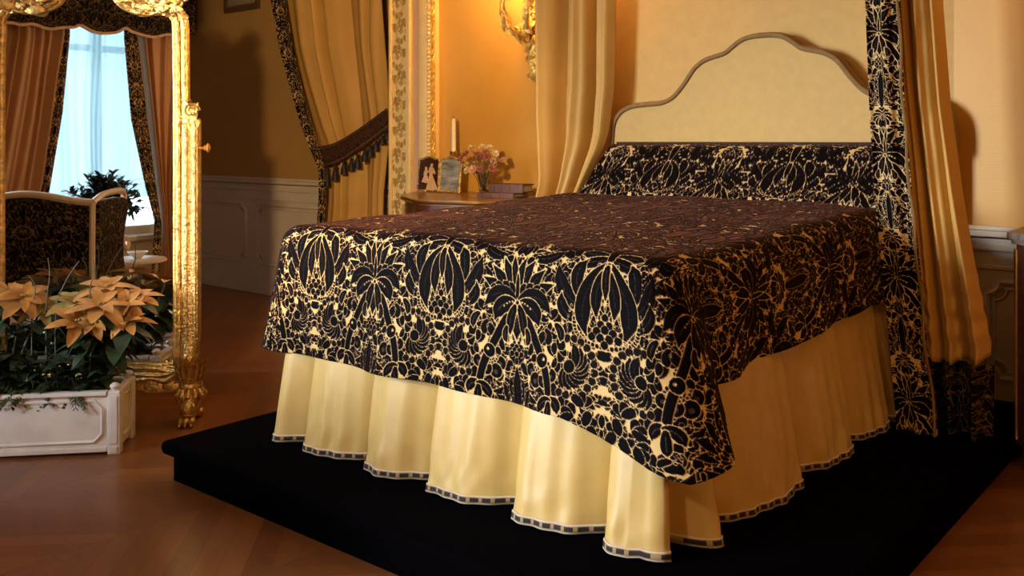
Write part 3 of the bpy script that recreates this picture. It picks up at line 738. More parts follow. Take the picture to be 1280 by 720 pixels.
# ------------------------------------------------------------------ hangings
def edge(pxs, Y):                                                   # silhouette points -> (x, z) on the vertical plane y = Y
    return [(p[0], p[2]) for p in (at_y(a, b, Y) for a, b in pxs)]
def hang(name, L, R, z0, z1, Y, nf, amp, m, parent, seed=0, nu=160, nz=70, ztopfix=None, botcurve=None, solid=.004, weave=None, sharp=1.6, ampz=None, extra=None):
    z = np.linspace(z1, z0, nz); u = np.linspace(0, 1, nu)
    G = np.zeros((nz, nu, 3))
    for i, zz in enumerate(z):
        xl, xr = interp(L, zz), interp(R, zz)
        a = amp if ampz is None else amp * np.interp(zz, [q[0] for q in ampz], [q[1] for q in ampz])
        uu = u + .012 * np.sin(zz * 3 + u * 9)
        G[i, :, 0] = xl + (xr - xl) * u; G[i, :, 1] = Y - a * folds(uu, nf, seed, sharp); G[i, :, 2] = zz
        if botcurve is not None: G[i, :, 2] = zz + botcurve(u) * np.clip((z0 + .5 - zz) / .5, 0, 1)
    if extra is not None: G = extra(G, z, u)
    w = None
    if weave:
        sc, off = weave; W = np.abs(G[:, -1:, 0] - G[:, :1, 0])
        w = damask_at((u[None, :] - .5) * W + off, z[:, None] + 0 * u[None, :], sc)
    return sheet(name, G, m, parent, weave=w, solid=solid)
TOPZ = 3.22
# bed hangings, right: gold satin with a damask leading border and a damask hem
yc = 4.13
rc = thing('bed_curtain', 'gold satin bed curtain with dark damask border at the right side of the bed', 'curtain', (*at_z(1180, 528, DZ + .003)[:2], DZ), 'bed curtains at the head')
Lg = edge([(1124, -700), (1124, 0), (1131, 100), (1141, 200), (1152, 330), (1161, 455)], yc); Rg = edge([(1174, -700), (1180, 0), (1190, 130), (1206, 240), (1222, 330), (1242, 440), (1244, 545)], yc)
zg = at_y(1180, 452, yc)[2]
def crumple(G, z, u):
    k = np.exp(-((z[:, None] - zg - .17) / .2) ** 2)
    G[:, :, 1] += k * (.013 * np.sin(z[:, None] * 62 + u[None, :] * 9) * np.sin(u[None, :] * 7 + 1))
    return G
hang('gold_panel', Lg, Rg, zg, TOPZ, yc, 2.3, .12, 'satin', rc, 5, 120, 110, sharp=.7, botcurve=lambda u: .05 * u ** 2 + .012 * np.sin(u * 14), ampz=[(0, 1.2), (1.2, 1.), (3, .6)], extra=crumple)
yb = yc - .125
Lb = edge([(1083, -700), (1083, 0), (1088, 130), (1094, 240), (1103, 330), (1112, 420), (1122, 532)], yb); Rb = edge([(1122, -700), (1125, 0), (1131, 130), (1140, 240), (1150, 330), (1158, 420), (1172, 532)], yb)
b_ = hang('damask_border', Lb, Rb, DZ + .004, TOPZ, yb, 1.4, .04, 'damask', rc, 9, 60, 800, weave=(.72, .02))
tag(b_, 'black and gold damask border down the leading edge')
Lh = edge([(1150, 440), (1162, 545)], yc - .01); Rh = edge([(1243, 420), (1240, 545)], yc - .01)
tag(hang('damask_hem', Lh, Rh, DZ + .004, zg + .012, yc + .005, 2.6, .125, 'damask_shaded', rc, 5, 140, 120, weave=(.6, 0)), 'damask band at the curtain foot, shade darkened into its colour')
bp = MB(); bp.tube([(interp(Rb, z), yb - .01 - .03 * math.sin(z * 9) ** 2, z) for z in np.linspace(DZ + .01, TOPZ, 60)], .006, 6)
bp.build('braid', 'piping', rc, True)
# bed hangings, left: seen from its inner side
yl = 4.50
lc = thing('bed_curtain', 'gold satin bed curtain in tall folds between commode and headboard', 'curtain', (*at_y(725, 300, yl)[:2], DZ), 'bed curtains at the head')
Ll_ = edge([(677, -700), (678, 0), (679, 150), (683, 200), (686, 225), (680, 255), (678, 420)], yl); Rl_ = edge([(758, -700), (757, 0), (754, 110), (745, 185), (732, 225), (722, 260), (718, 420)], yl)
def lean(G, z, u): G[:, :, 1] += .16 * u[None, :] ** 2 * np.clip((z[:, None] - .9) / .5, 0, 1); return G
hang('gold_panel', Ll_, Rl_, DZ + .004, TOPZ, yl, 2.7, .15, 'satin', lc, 21, 220, 80, extra=lean, sharp=.5)
sel = [(interp(Ll_, z), yl - .02 - .004 * math.sin(z * 7), z) for z in np.linspace(DZ + .01, TOPZ, 70)]
sb = MB(); sb.grid(np.array([[(x - .006, y, z), (x + .004, y - .008, z)] for x, y, z in sel]))
o_ = sb.build('lining_edge', 'candle', lc, True); md_ = o_.modifiers.new('t', 'SOLIDIFY'); md_.thickness = .004
tag(o_, 'cream lining turned out along the edge')

# alcove curtain with tie-back, left of the pilaster
ya = 4.90
ac = thing('alcove_curtain', 'gold curtain tied back with a tasselled braid beside the carved pilaster', 'curtain', (*at_y(440, 410, ya)[:2], 0))
zf = .01
La = edge([(325, -420), (352, 0), (362, 60), (374, 110), (388, 160), (402, 196), (407, 215), (408, 245), (404, 290), (404, 420)], ya)
Ra = edge([(490, -700), (490, 600)], ya)
ztie = at_y(440, 175, ya)[2]
def tieback_pull(G, z, u):
    xr = G[:, -1:, 0]; zt = np.array([interp([(at_y(b, 0, ya)[2], a) for a, b in ((0, 0), (1, 1))], 0)]) if False else None
    return G
hang('gold_panel', La, Ra, zf, TOPZ, ya, 5.2, .15, 'satin', ac, 12, 260, 110, ampz=[(0, .8), (ztie - .4, .8), (ztie, .45), (ztie + .7, 1.), (3.2, 1.1)], sharp=.75)
yab = ya - .17
Lb2 = edge([(315, -420), (341, 0), (352, 60), (365, 110), (380, 160), (396, 200), (401, 215), (401, 245), (398, 290), (398, 420)], yab)
Rb2 = edge([(335, -420), (360, 0), (370, 60), (381, 110), (394, 160), (407, 200), (410, 215), (411, 245), (408, 290), (408, 420)], yab)
tag(hang('damask_border', Lb2, Rb2, zf, TOPZ, yab, 1., .03, 'damask', ac, 3, 40, 700, weave=(.5, .02)), 'black damask border down the open edge')
tb = []
top_, bot_ = [(397, 184), (420, 178), (450, 160), (484, 135)], [(405, 209), (425, 203), (455, 183), (486, 160)]
A = catmull([at_y(*p, ya - .125) for p in top_], 10); B = catmull([at_y(*p, ya - .135) for p in bot_], 10)
NB = 7; GTB = np.zeros((NB, len(A), 3))
for k in range(NB):
    t = k / (NB - 1)
    for j in range(len(A)): GTB[k, j] = A[j] * (1 - t) + B[j] * t + np.array([0, -.018 * math.sin(PI * t) + (.10 * (j < 1)), 0])
aa = np.concatenate([[0], np.cumsum(np.linalg.norm(np.diff(np.array(A), axis=0), axis=1))])
WTB = damask_at(aa[None, :] * 1.0 + 0 * np.ones((NB, 1)), np.linspace(0, .13, NB)[:, None] + 0 * aa[None, :], .3)
# fine band: resample for the woven figure
ii = np.linspace(0, len(A) - 1, 260); kk = np.linspace(0, NB - 1, 50)
def resamp(G):
    H = np.stack([np.stack([np.interp(ii, np.arange(G.shape[1]), G[k, :, c]) for c in range(3)], -1) for k in range(G.shape[0])])
    return np.stack([np.stack([np.interp(kk, np.arange(G.shape[0]), H[:, j, c]) for c in range(3)], -1) for j in range(H.shape[1])], 1)
GF = resamp(GTB); su = np.interp(ii, np.arange(len(A)), aa)
WF = np.clip(damask_at(su[None, :] + 0 * kk[:, None], kk[:, None] / (NB - 1) * .14 + 0 * su[None, :], .26) * .6 + .42, 0, 1)
for r0, r1 in ((4, 6), (43, 45)): WF[r0:r1] = np.where((su * 60 % 1) > .4, .05, .9)
tie = sheet('tieback', GF, 'tieband', ac, weave=WF, solid=.006)
tag(tie, 'brown woven tie-back band with a row of black tassels')
for (tx_, ty_, h) in ((409, 207, 33), (419, 205, 26), (430, 199, 24), (439, 196, 22), (447, 190, 25), (456, 184, 22), (463, 179, 20), (470, 173, 18), (478, 167, 16), (484, 162, 14)):
    p = at_y(tx_, ty_, ya - .15); s = 6.0 / FPX; L = h * s
    t_ = MB(); t_.tube([p + np.array([0, 0, .012]), p - np.array([0, 0, L * .25])], .004, 6)
    t_.lathe((p[0], p[1], p[2] - L), [(.002, 0), (.027, .002), (.025, L * .35), (.013, L * .66), (.010, L * .72), (.015, L * .78), (.013, L * .86), (.004, L * .92)], 12)
    t_.build('tassel', 'tassel', tie, True)

# ------------------------------------------------------------------ commode left of the bed and what stands on it
TZ = 1.00
cm = thing('bedside_commode', 'bow-fronted mahogany commode with inlaid top left of the bed', 'commode', (-4.05, 4.45, 0), 'bedside commodes')
outl = [(-4.62, 4.745), (-4.60, 4.50), (-4.36, 4.16), (-4.10, 3.98), (-3.95, 3.905), (-3.76, 3.96), (-3.60, 4.03), (-3.545, 4.12), (-3.54, 4.745)]
outs = [outl[0]] + [tuple(p) for p in catmull(outl[1:-1], 6)] + [outl[-1]]
ctr = np.array([-4.05, 4.5])
def shrink(poly, f): return [tuple(ctr + (np.array(p) - ctr) * f) for p in poly]
top = MB()
for z0, z1, f in ((TZ - .012, TZ, 1.0), (TZ - .030, TZ - .012, .985)): top.prism(shrink(outs, f), 'z', z0, z1)
top.build('top', 'topwood', cm)
rimm = MB(); rimm.tube([(x, y, TZ - .014) for x, y in outs[:-1]], .011, 6); tag(rimm.build('brass_rim', 'brass', cm, True), 'brass rim round the top')
MB().prism(shrink(outs, .955), 'z', .22, TZ - .0305).build('body', 'mahog', cm)
front = [p for p in shrink(outs, .962) if p[1] < 4.3 and p[0] > -4.4]
for z0, z1 in ((.74, .95), (.50, .71), (.26, .47)):
    g = np.array([[(x, y, z) for x, y in front] for z in (z0, z1)]); d_ = MB().grid(g).build('drawer', 'mahog', cm); q_ = d_.modifiers.new('t', 'SOLIDIFY'); q_.thickness = .012
    for i in (len(front) // 4, 3 * len(front) // 4):
        x, y = front[i]; n = np.array([x, y]) - ctr; n /= np.linalg.norm(n)
        MB().lathe((x, y, (z0 + z1) / 2), [(.006, 0), (.006, .012), (.016, .018), (.017, .026), (.008, .034)], 12, (n[0], n[1], 0)).build('knob', 'brass', d_, True)
for (x, y) in ((-4.45, 4.66), (-3.66, 4.66), (-4.18, 4.12), (-3.70, 4.12)):
    MB().tube([(x, y, .225), (x * 1.0, y - .01, .12), (x, y - .02, .04), (x, y - .03, .0)], [.03, .022, .016, .02], 8).build('leg', 'mahog', cm, True)
# folding photo frame
def on_top(px, py): return at_z(px, py, TZ)
fy = 4.52
pf = thing('folding_photo_frame', 'gilt folding double photo frame with dancers and blue-grey print on the commode', 'photo frame', (*at_y(549, 239, fy)[:2], TZ + .001))
def leafframe(p0, p1, q0, q1, pic):                                 # bottom-left, bottom-right plan points, height
    p0, p1 = np.array(p0), np.array(p1); ex = p1 - p0; w = np.linalg.norm(ex); ex = np.append(ex / w, 0); ey = np.array([-ex[1], ex[0], 0]); lean_ = np.array([0, 0, 1.]) + ey * .10
    lean_ /= np.linalg.norm(lean_); nrm = np.cross(ex, lean_)
    o = np.array([p0[0], p0[1], TZ + .002]); fr_ = (o, ex, -nrm, lean_)
    h = q1
    ol = [(0, 0), (w, 0), (w, h * .9), (w * .97, h * .97), (w * .8, h * .985), (w * .62, h * 1.04), (w * .5, h * 1.06), (w * .38, h * 1.04), (w * .2, h * .985), (w * .03, h * .97), (0, h * .9)]
    f = MB(fr_); f.tube([(x, 0, z + .008) for x, z in ol], .0075, 6, True)
    for i in range(0, len(ol)):
        a, b = np.array(ol[i]), np.array(ol[(i + 1) % len(ol)])
        for k in range(max(1, int(np.linalg.norm(b - a) / .02))):
            c = a + (b - a) * k / max(1, int(np.linalg.norm(b - a) / .02)); f.ball((c[0], -.003, c[1] + .008), .0085, 6, 4)
    ob = f.build('leaf_frame', 'gilt_worn', pf, True)
    MB(fr_).prism([(x, z + .008) for x, z in ol], 'y', .003, .010).build('print', pic, ob)
    return fr_, w, h, ob
a0, a1, a2 = at_y(522, 239, fy)[:2], at_y(548, 239, fy + .03)[:2], at_y(574, 239, fy)[:2]
H1 = at_y(548, 197, fy)[2] - TZ
f1, w1, h1, leaf1 = leafframe(a0, a1 - np.array([.004, 0]), 0, H1 * .93, 'photo_dark')
f2, w2, h2, leaf2 = leafframe(a1 + np.array([.004, 0]), a2, 0, H1 * .93, 'photo_blue')
fg = MB(f1)                                                         # the printed couple: two pale dancing figures
def blob(cx, cz, rx, rz, rot=0):
    pts = [(cx * w1 + math.cos(t) * rx * w1 * math.cos(rot) - math.sin(t) * rz * h1 * math.sin(rot), .03 * h1 + cz * h1 + math.cos(t) * rx * w1 * math.sin(rot) + math.sin(t) * rz * h1 * math.cos(rot)) for t in np.linspace(0, 2 * PI, 15)[:-1]]
    fg.prism(pts, 'y', .0005, .0028)
blob(.62, .80, .065, .052); blob(.60, .62, .11, .15, .1); blob(.72, .63, .05, .13, .5); blob(.35, .70, .06, .048); blob(.34, .55, .09, .13, -.2); blob(.48, .60, .16, .025, .35)
fg.prism([(.52 * w1, .52 * h1), (.68 * w1, .52 * h1), (.98 * w1, .06 * h1), (.40 * w1, .06 * h1)], 'y', .0005, .0028)
fg.prism([(.27 * w1, .5 * h1), (.44 * w1, .5 * h1), (.52 * w1, .25 * h1), (.16 * w1, .30 * h1)], 'y', .0006, .0029)
fg.build('printed_figures', 'photo_fig', leaf1)
# candle
cp = at_y(567, 236, 4.64); cz1 = at_y(567, 147, 4.64)[2]; czb = at_y(567, 188, 4.64)[2]
cs = thing('candlestick', 'brass candlestick behind the folding photo frame', 'candlestick', (cp[0], cp[1], TZ))
MB().lathe((cp[0], cp[1], TZ + .001), [(.058, 0), (.058, .008), (.045, .016), (.02, .03), (.012, .06), (.018, .09), (.011, .12), (.013, czb - TZ - .055), (.024, czb - TZ - .03), (.027, czb - TZ - .008), (.016, czb - TZ - .006)], 20).build('stem', 'brass', cs, True)
MB().lathe((cp[0], cp[1], TZ + .001), [(.06, 0), (.062, .004), (.058, .009)], 20).build('foot', 'brass', cs, True)
cd = thing('candle', 'tall ivory taper candle, unlit, standing above the photo frame', 'candle', (cp[0], cp[1], czb))
MB().lathe((cp[0], cp[1], czb - .0055), [(.0165, 0), (.0165, .02), (.0150, cz1 - czb - .02), (.012, cz1 - czb - .008), (.004, cz1 - czb)], 16).build('shaft', 'candle', cd, True)
MB().tube([(cp[0], cp[1], cz1 - .008), (cp[0] + .002, cp[1], cz1 + .012)], .0022, 6).build('wick', 'wick', cd, True)
# vase and dried bouquet
vp = at_y(605, 240, 4.40); s6 = 5.9 / FPX
gv = thing('glass_vase', 'small cut-glass vase on a lace mat, holding the dried bouquet', 'vase', (vp[0], vp[1], TZ))
vm = MB(); vprof = [(.030, .004), (.034, .010), (.028, .02), (.033, .045), (.040, .09), (.047, .135), (.050, .145), (.047, .145), (.043, .132), (.036, .09), (.029, .045), (.022, .024), (.002, .022)]
vm.lathe((vp[0], vp[1], TZ), vprof, 12); tag(vm.build('vessel', 'glass', gv, False), None)
mt = MB(); mt.lathe((vp[0], vp[1], TZ + .0005), [(.085, 0), (.088, .0015), (.085, .003), (.01, .0031)], 28); tag(mt.build('mat', 'petal_c', gv), 'cream lace mat under the vase')
bq = thing('dried_bouquet', 'dusty pink and cream dried flower bouquet standing in the glass vase', 'flowers', (vp[0], vp[1], TZ + .03))
rg = random.Random(11)
heads = [(603, 186, 'petal_c'), (612, 187, 'petal_c'), (590, 186, 'petal_c'), (596, 193, 'petal_r'), (583, 194, 'petal_r'), (619, 193, 'petal_c'), (609, 197, 'petal_r'), (600, 200, 'petal_r'), (588, 201, 'petal_r'),
         (594, 207, 'petal_p'), (616, 202, 'petal_p'), (625, 201, 'petal_p'), (584, 208, 'petal_c'), (607, 206, 'petal_r'), (615, 211, 'petal_r'), (592, 213, 'petal_p'), (600, 212, 'petal_r'), (577, 200, 'petal_r'), (586, 214, 'petal_c'), (606, 191, 'petal_r')]
for (hx, hy, mat_) in heads:
    yv_ = 4.40 + rg.uniform(-.09, .09); p = at_y(hx, hy, yv_)
    st = MB(); st.tube([(vp[0] + rg.uniform(-.012, .012), vp[1] + rg.uniform(-.012, .012), TZ + .035), ((p[0] + vp[0]) / 2, (p[1] + vp[1]) / 2, TZ + .15), p], .0022, 5); so = st.build('flower_stem', 'stem', bq, True)
    hd = MB(); rr_ = rg.uniform(.021, .031); ax = (p - np.array([vp[0], vp[1], TZ + .1])); ax /= np.linalg.norm(ax); ax = ax + np.array([.3, -.5, .2]); ax /= np.linalg.norm(ax)
    e1 = np.cross(ax, [0, 0, 1.]); e1 /= np.linalg.norm(e1); e2 = np.cross(ax, e1)
    for lay, (m_, tilt) in enumerate(((7, .25), (6, .8), (4, 1.6))):
        for k in range(m_):
            a = 2 * PI * k / m_ + lay; dd = e1 * math.cos(a) + e2 * math.sin(a) + ax * tilt
            hd.blade(p, dd, ax, rr_ * 1.25, rr_ * .42, -.15, .2, 4)
    hd.ball(p, rr_ * .35, 6, 5); hd.build('flower_head', mat_, so, True)
fo = MB()
for k in range(46):
    a = rg.uniform(0, 2 * PI); el = rg.uniform(.15, 1.2); d = np.array([math.cos(a) * math.cos(el), math.sin(a) * math.cos(el) * .8, math.sin(el)])
    fo.blade(np.array([vp[0], vp[1], TZ + .15]) + d * rg.uniform(.02, .09), d, (0, 0, 1), rg.uniform(.04, .07), .010, .5)
fo.build('foliage', 'bract2', bq, True)
# two books
def book(name, label, c, w, d, h, z, ang, mat_):
    t = thing(name, label, 'book', (c[0], c[1], z), 'books on the commode')
    ex = np.array([math.cos(ang), math.sin(ang), 0]); ey = np.array([-math.sin(ang), math.cos(ang), 0]); fr_ = (np.array([c[0], c[1], z]), ex, ey, np.array([0, 0, 1.]))
    cv = MB(fr_); cv.box((-w / 2, -d / 2, 0), (w / 2, d / 2, .006)); cv.box((-w / 2, -d / 2, h - .006), (w / 2, d / 2, h)); cv.box((-w / 2, -d / 2, .006), (w / 2, -d / 2 + .008, h - .006))
    cv.build('cover', mat_, t); MB(fr_).box((-w / 2 + .008, -d / 2 + .0082, .0062), (w / 2 - .008, d / 2 - .008, h - .0062)).build('page_block', 'paper', t)
    g = MB(fr_)
    for q_ in (-.35, -.12, .12, .35): MB(fr_).box((w * q_ - .003, -d / 2 - .002, .002), (w * q_ + .003, -d / 2 + .004, h - .002)).build('spine_band', 'leather', t)
bc = at_z(634, 244, TZ)
bc = np.array([-3.745, 4.42])
book('book', 'flat wide brown leather book, the lower of the two on the commode', bc, .25, .20, .030, TZ + .0008, .22, 'leather')
book('book', 'thick dark leather book, the upper of the two on the commode', bc + np.array([.045, .03]), .235, .15, .050, TZ + .0316, .20, 'leather2')

# ------------------------------------------------------------------ commode at the right edge
NX0, NY0 = -.918, 4.23
nr = thing('bedside_commode', 'dark commode with marble top right of the gold bed curtain', 'commode', (-.5, 4.5, 0), 'bedside commodes')
tp_ = MB(); tp_.prism([(NX0, NY0 + .06), (NX0 + .06, NY0), (-.17, NY0), (-.11, NY0 + .06), (-.11, 4.72), (NX0, 4.72)], 'z', .945, .972); tp_.prism([(NX0 + .015, NY0 + .07), (NX0 + .07, NY0 + .015), (-.18, NY0 + .015), (-.125, NY0 + .07), (-.125, 4.72), (NX0 + .015, 4.72)], 'z', .925, .945)
tp_.build('marble_top', 'marble', nr)
bd_ = MB(); bd_.prism([(NX0 + .03, NY0 + .09), (NX0 + .085, NY0 + .035), (-.195, NY0 + .035), (-.14, NY0 + .09), (-.14, 4.71), (NX0 + .03, 4.71)], 'z', .10, .924); bd_.build('body', 'mahog', nr)
for z0, z1 in ((.70, .89), (.43, .67), (.16, .40)):
    d_ = MB().box((NX0 + .10, NY0 + .022, z0), (-.21, NY0 + .0349, z1), .003).build('drawer', 'mahog', nr)
    for q_ in (.2, .5): MB().lathe((NX0 + q_, NY0 + .022, (z0 + z1) / 2), [(.006, 0), (.006, .01), (.017, .016), (.017, .024), (.006, .03)], 12, (0, -1, 0)).build('knob', 'brass', d_, True)
mm_ = MB(); mm_.tube([(NX0 + .028, NY0 + .09, z) for z in (.12, .5, .9)], .008, 6); mm_.tube([(NX0 + .085, NY0 + .033, z) for z in (.12, .5, .9)], .008, 6); mm_.build('corner_mount', 'brass', nr, True)
for (x, y) in ((NX0 + .08, NY0 + .10), (-.20, NY0 + .10), (NX0 + .08, 4.66), (-.20, 4.66)): MB().lathe((x, y, 0), [(.026, 0), (.034, .03), (.03, .07), (.036, .101)], 12).build('foot', 'mahog', nr, True)

# ------------------------------------------------------------------ gilded wall sconces
SX = at_y(670, 40, YH)[0]
sc_ = thing('wall_sconce', 'gilded rococo wall sconce with a leafy drop on the yellow silk wall', 'sconce', (SX, YH - .003, at_y(670, 60, YH)[2]), 'wall sconces beside the bed')
SY = YH - .05
def S(px, py, y=SY): return at_y(px, py, y)
bk = MB(); rg = random.Random(5)
spine = catmull([S(671, -60), S(669, -20), S(667, 10), S(666, 30), S(668, 46), S(671, 66), S(673, 92)], 6)
bk.tube([p + np.array([0, .02, 0]) for p in spine], np.linspace(.026, .010, len(spine)), 8)
for i, p in enumerate(spine):
    for s in (-1, 1):
        bk.blade(p, (s * .8, -.45, rg.uniform(-.5, .6)), (0, -1, 0), rg.uniform(.06, .10), .020, .45, .3)
for (px_, py_) in ((661, 28), (666, 20), (672, 30), (660, 40), (669, 40)):
    bk.tube([S(px_, py_, SY - .02) + np.array([.026 * math.cos(t), 0, .026 * math.sin(t)]) * (1 - t / 12) for t in np.linspace(0, 8, 22)], .0065, 5)
bk.build('backplate', 'gilt_soft', sc_, True)
dr = MB()
for k in range(26):
    py_ = 44 + k * 1.95; p = S(668 + 4 * (py_ - 44) / 50 + rg.uniform(-6, 6) * (1 - (py_ - 44) / 62), py_, SY - rg.uniform(0, .03))
    if k % 2: dr.ball(p, rg.uniform(.010, .017), 7, 6)
    else: dr.blade(p, (rg.uniform(-.8, .8), -.4, -.7), (0, -1, 0), .065, .021, .5, .3)
dr.build('leaf_drop', 'gilt_soft', sc_, True)
def arm(s):
    c = MB(); m0 = 668
    pts = [(666, 34, -.0), (655, 40, .05), (645, 40, .10), (636, 33, .14), (630, 22, .16), (627, 10, .17), (629, -2, .17)]
    W_ = [S(a, b, SY - y_) for a, b, y_ in pts]
    if s > 0: W_ = [np.array([2 * SX - p[0], p[1], p[2]]) for p in W_]
    cv = catmull(W_, 6); c.tube(cv, np.linspace(.016, .011, len(cv)), 8)
    for i in range(2, len(cv) - 2, 2): c.blade(cv[i], (rg.uniform(-.6, .6), -.3, -.7 if i % 4 else .7), (0, -1, 0), .07, .021, .6, .3)
    for i in (10, 18, 26): c.tube([cv[i] + np.array([.022 * math.cos(t), -.015, .022 * math.sin(t)]) * (1 - t / 11) for t in np.linspace(0, 8, 20)], .007, 5)
    b = cv[len(cv) // 3]; c.tube([b + np.array([.035 * math.cos(t), -.01, .035 * math.sin(t)]) * (1 - t / 11) for t in np.linspace(0, 8, 22)], .008, 5)
    ao = c.build('arm', 'gilt_soft', sc_, True); e = cv[-1]
    MB().lathe(e, [(.012, 0), (.045, .012), (.05, .02), (.02, .026), (.022, .06), (.026, .066), (.016, .066)], 14).build('candle_cup', 'gilt_soft', ao, True)
    MB().lathe(e + np.array([0, 0, .06]), [(.012, 0), (.012, .13), (.004, .135)], 10).build('candle', 'candle', ao, True)
    MB().lathe(e + np.array([0, 0, .196]), [(.001, 0), (.007, .008), (.008, .016), (.004, .032), (.001, .044)], 8).build('flame', 'flame', ao, True)
    return e
arm_tips = [arm(-1), arm(1)]
twin = 2 * xm - SX - SX + .15
c2 = copy_tree(sc_, (twin, 0, 0)); c2['label'] = 'assumed gilded rococo wall sconce beyond the right bed curtain'  # second sconce is assumed, out of view, lighting the right-hand wall
# picture frame high on the recessed wall
PYW = YW - .001
xa, xb = at_y(283, 13, PYW)[0], at_y(326, 10, PYW)[0]; zb = at_y(325, 11, PYW)[2]
pw = thing('picture_frame', 'dark framed picture hanging high on the shaded wall', 'picture', ((xa + xb) / 2, PYW, zb))
f = MB(); hh = .46
for a, b in (((xa, PYW - .035, zb), (xb, PYW, zb + .045)), ((xa, PYW - .035, zb + hh), (xb, PYW, zb + hh + .045)), ((xa, PYW - .035, zb + .045), (xa + .045, PYW, zb + hh)), ((xb - .045, PYW - .035, zb + .045), (xb, PYW, zb + hh))): f.box(a, b, .008)
f.build('frame', 'darkframe', pw); MB().box((xa + .045, PYW - .015, zb + .045), (xb - .045, PYW - .004, zb + hh)).build('picture', 'canvas', pw)
ins = MB()
for a, b in (((xa + .045, PYW - .022, zb + .045), (xb - .045, PYW - .0151, zb + .06)),): ins.box(a, b)
ins.build('slip', 'gilt', pw)
# short damask valance beyond the mirror
yv2 = YW - .12
vx0, vx1 = -8.5, at_y(243.5, 20, yv2)[0]
va = thing('damask_valance', 'damask valance at the dark end of the recessed wall, just past the mirror frame', 'valance', ((vx0 + vx1) / 2, YW, 2.4))
zv = at_y(240, 46, yv2)[2]
G = np.zeros((160, 120, 3)); u = np.linspace(vx0, vx1, 120); 
for i, t in enumerate(np.linspace(0, 1, 160)):
    bot = zv + .05 * np.abs(np.sin((u - vx1) * 8)) ; G[i, :, 0] = u; G[i, :, 1] = yv2 - .01 * np.sin(u * 40); G[i, :, 2] = ZC - .05 + (bot - ZC + .05) * t
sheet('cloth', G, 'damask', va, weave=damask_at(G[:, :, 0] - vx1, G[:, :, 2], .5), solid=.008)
vbx = MB().box((vx0, yv2, ZC - .09), (vx1, YW, ZC - .03)); vbx.build('box_top', 'piping', va)
# ------------------------------------------------------------------ the standing mirror
P0 = at_d(112, 480, 4.5); P0[2] = 0
ME = np.array([.70710678, .70710678, 0]); MN = np.array([.70710678, -.70710678, 0]); EZ = np.array([0, 0, 1.])
MF = (P0, ME, -MN, EZ)                                              # local x along the mirror, -y towards the room
def onm(px, py, off=0.0):
    """local (x, z) on the plane lying off metres in front of the glass"""
    D = ray(px, py); o = P0 + MN * off; t = np.dot(o - EYE, MN) / np.dot(D, MN); p = EYE + D * t - o
    return float(np.dot(p, ME)), float(EYE[2] + D[2] * t)
mi = thing('standing_mirror', 'tall gilded rococo standing mirror behind the planter, reflecting the window', 'mirror', tuple(P0))
gr = [onm(*p) for p in ((216.5, 440), (217, 300), (217, 150), (216, 40), (213, 24), (205, 15), (196, 17), (183, 20), (166, 17), (150, 9), (140, -2), (128, -14), (112, -20))]
bl = [onm(*p) for p in ((112, 452), (150, 452), (180, 452), (200, 453), (211, 449))]
gl = catmull(bl + gr, 5); gl = [tuple(p) for p in gl if p[0] >= 0]
loop = gl + [(-x, z) for x, z in gl[::-1]]
MB(MF).prism(loop, 'y', 0, .012).build('glass', 'mirror', mi)
nl = len(loop); arr = np.array(loop)
def offset(dist):
    t = np.roll(arr, -1, 0) - np.roll(arr, 1, 0); t /= np.maximum(1e-6, np.linalg.norm(t, axis=1))[:, None]
    return arr + np.stack([t[:, 1], -t[:, 0]], 1) * dist
fm = MB(MF)
for d, y, r in ((.008, -.006, .010), (.026, -.014, .013), (.058, -.012, .020)): fm.tube([(x, y, z) for x, z in offset(d)], r, 8, True)
i0, o0 = offset(.0), offset(.07)
fm.grid(np.array([[(*(i0[k % nl, :1]), -.002, i0[k % nl, 1]), (o0[k % nl, 0], -.002, o0[k % nl, 1])] for k in range(nl + 1)]))
fm.grid(np.array([[(o0[k % nl, 0], -.004, o0[k % nl, 1]), (o0[k % nl, 0], .035, o0[k % nl, 1])] for k in range(nl + 1)]))
fm.grid(np.array([[(o0[k % nl, 0], .035, o0[k % nl, 1]), (i0[k % nl, 0], .035, i0[k % nl, 1])] for k in range(nl + 1)]))
fo_ = fm.build('frame', 'gilt', mi, True)
rg = random.Random(8)
cr = MB(MF); zt_ = gr[-1][1]
for s in (-1, 1):
    for (a, b) in (((205, 20), (214, 4)), ((190, 18), (205, 4)), ((165, 14), (185, 2)), ((145, 2), (160, -10)), ((122, -18), (138, -30))):
        x0, z0 = onm(*a); x1, z1 = onm(*b)
        for k in range(5): cr.blade((s * (x0 + (x1 - x0) * k / 4), -.025, z0 + (z1 - z0) * k / 4), (s * rg.uniform(.2, 1), -.35, rg.uniform(-.2, 1)), (0, -1, 0), .085, .022, .5, .3)
        cr.tube([(s * (x0 + x1) / 2 + .03 * math.cos(t) * (1 - t / 11), -.03, (z0 + z1) / 2 + .03 * math.sin(t) * (1 - t / 11)) for t in np.linspace(0, 8, 22)], .008, 6)
    x0, z0 = onm(222, 5)
    cr.tube([(s * (x0 + .045 * math.cos(t) * (1 - t / 12)), -.02, z0 + .01 + .045 * math.sin(t) * (1 - t / 12)) for t in np.linspace(0, 8, 24)], .011, 6)
    cr.tube([(s * (x0 + .03 + .022 * math.cos(t) * (1 - t / 12)), -.02, z0 - .07 + .022 * math.sin(t) * (1 - t / 12)) for t in np.linspace(0, 7, 20)], .007, 6)
for k in range(11):
    a = PI * k / 10; cr.blade((0, -.02, zt_ + .05), (math.cos(a), -.3, math.sin(a) * 1.2), (0, -1, 0), .20, .035, .4, .3)
cr.build('crest', 'gilt', mi, True)
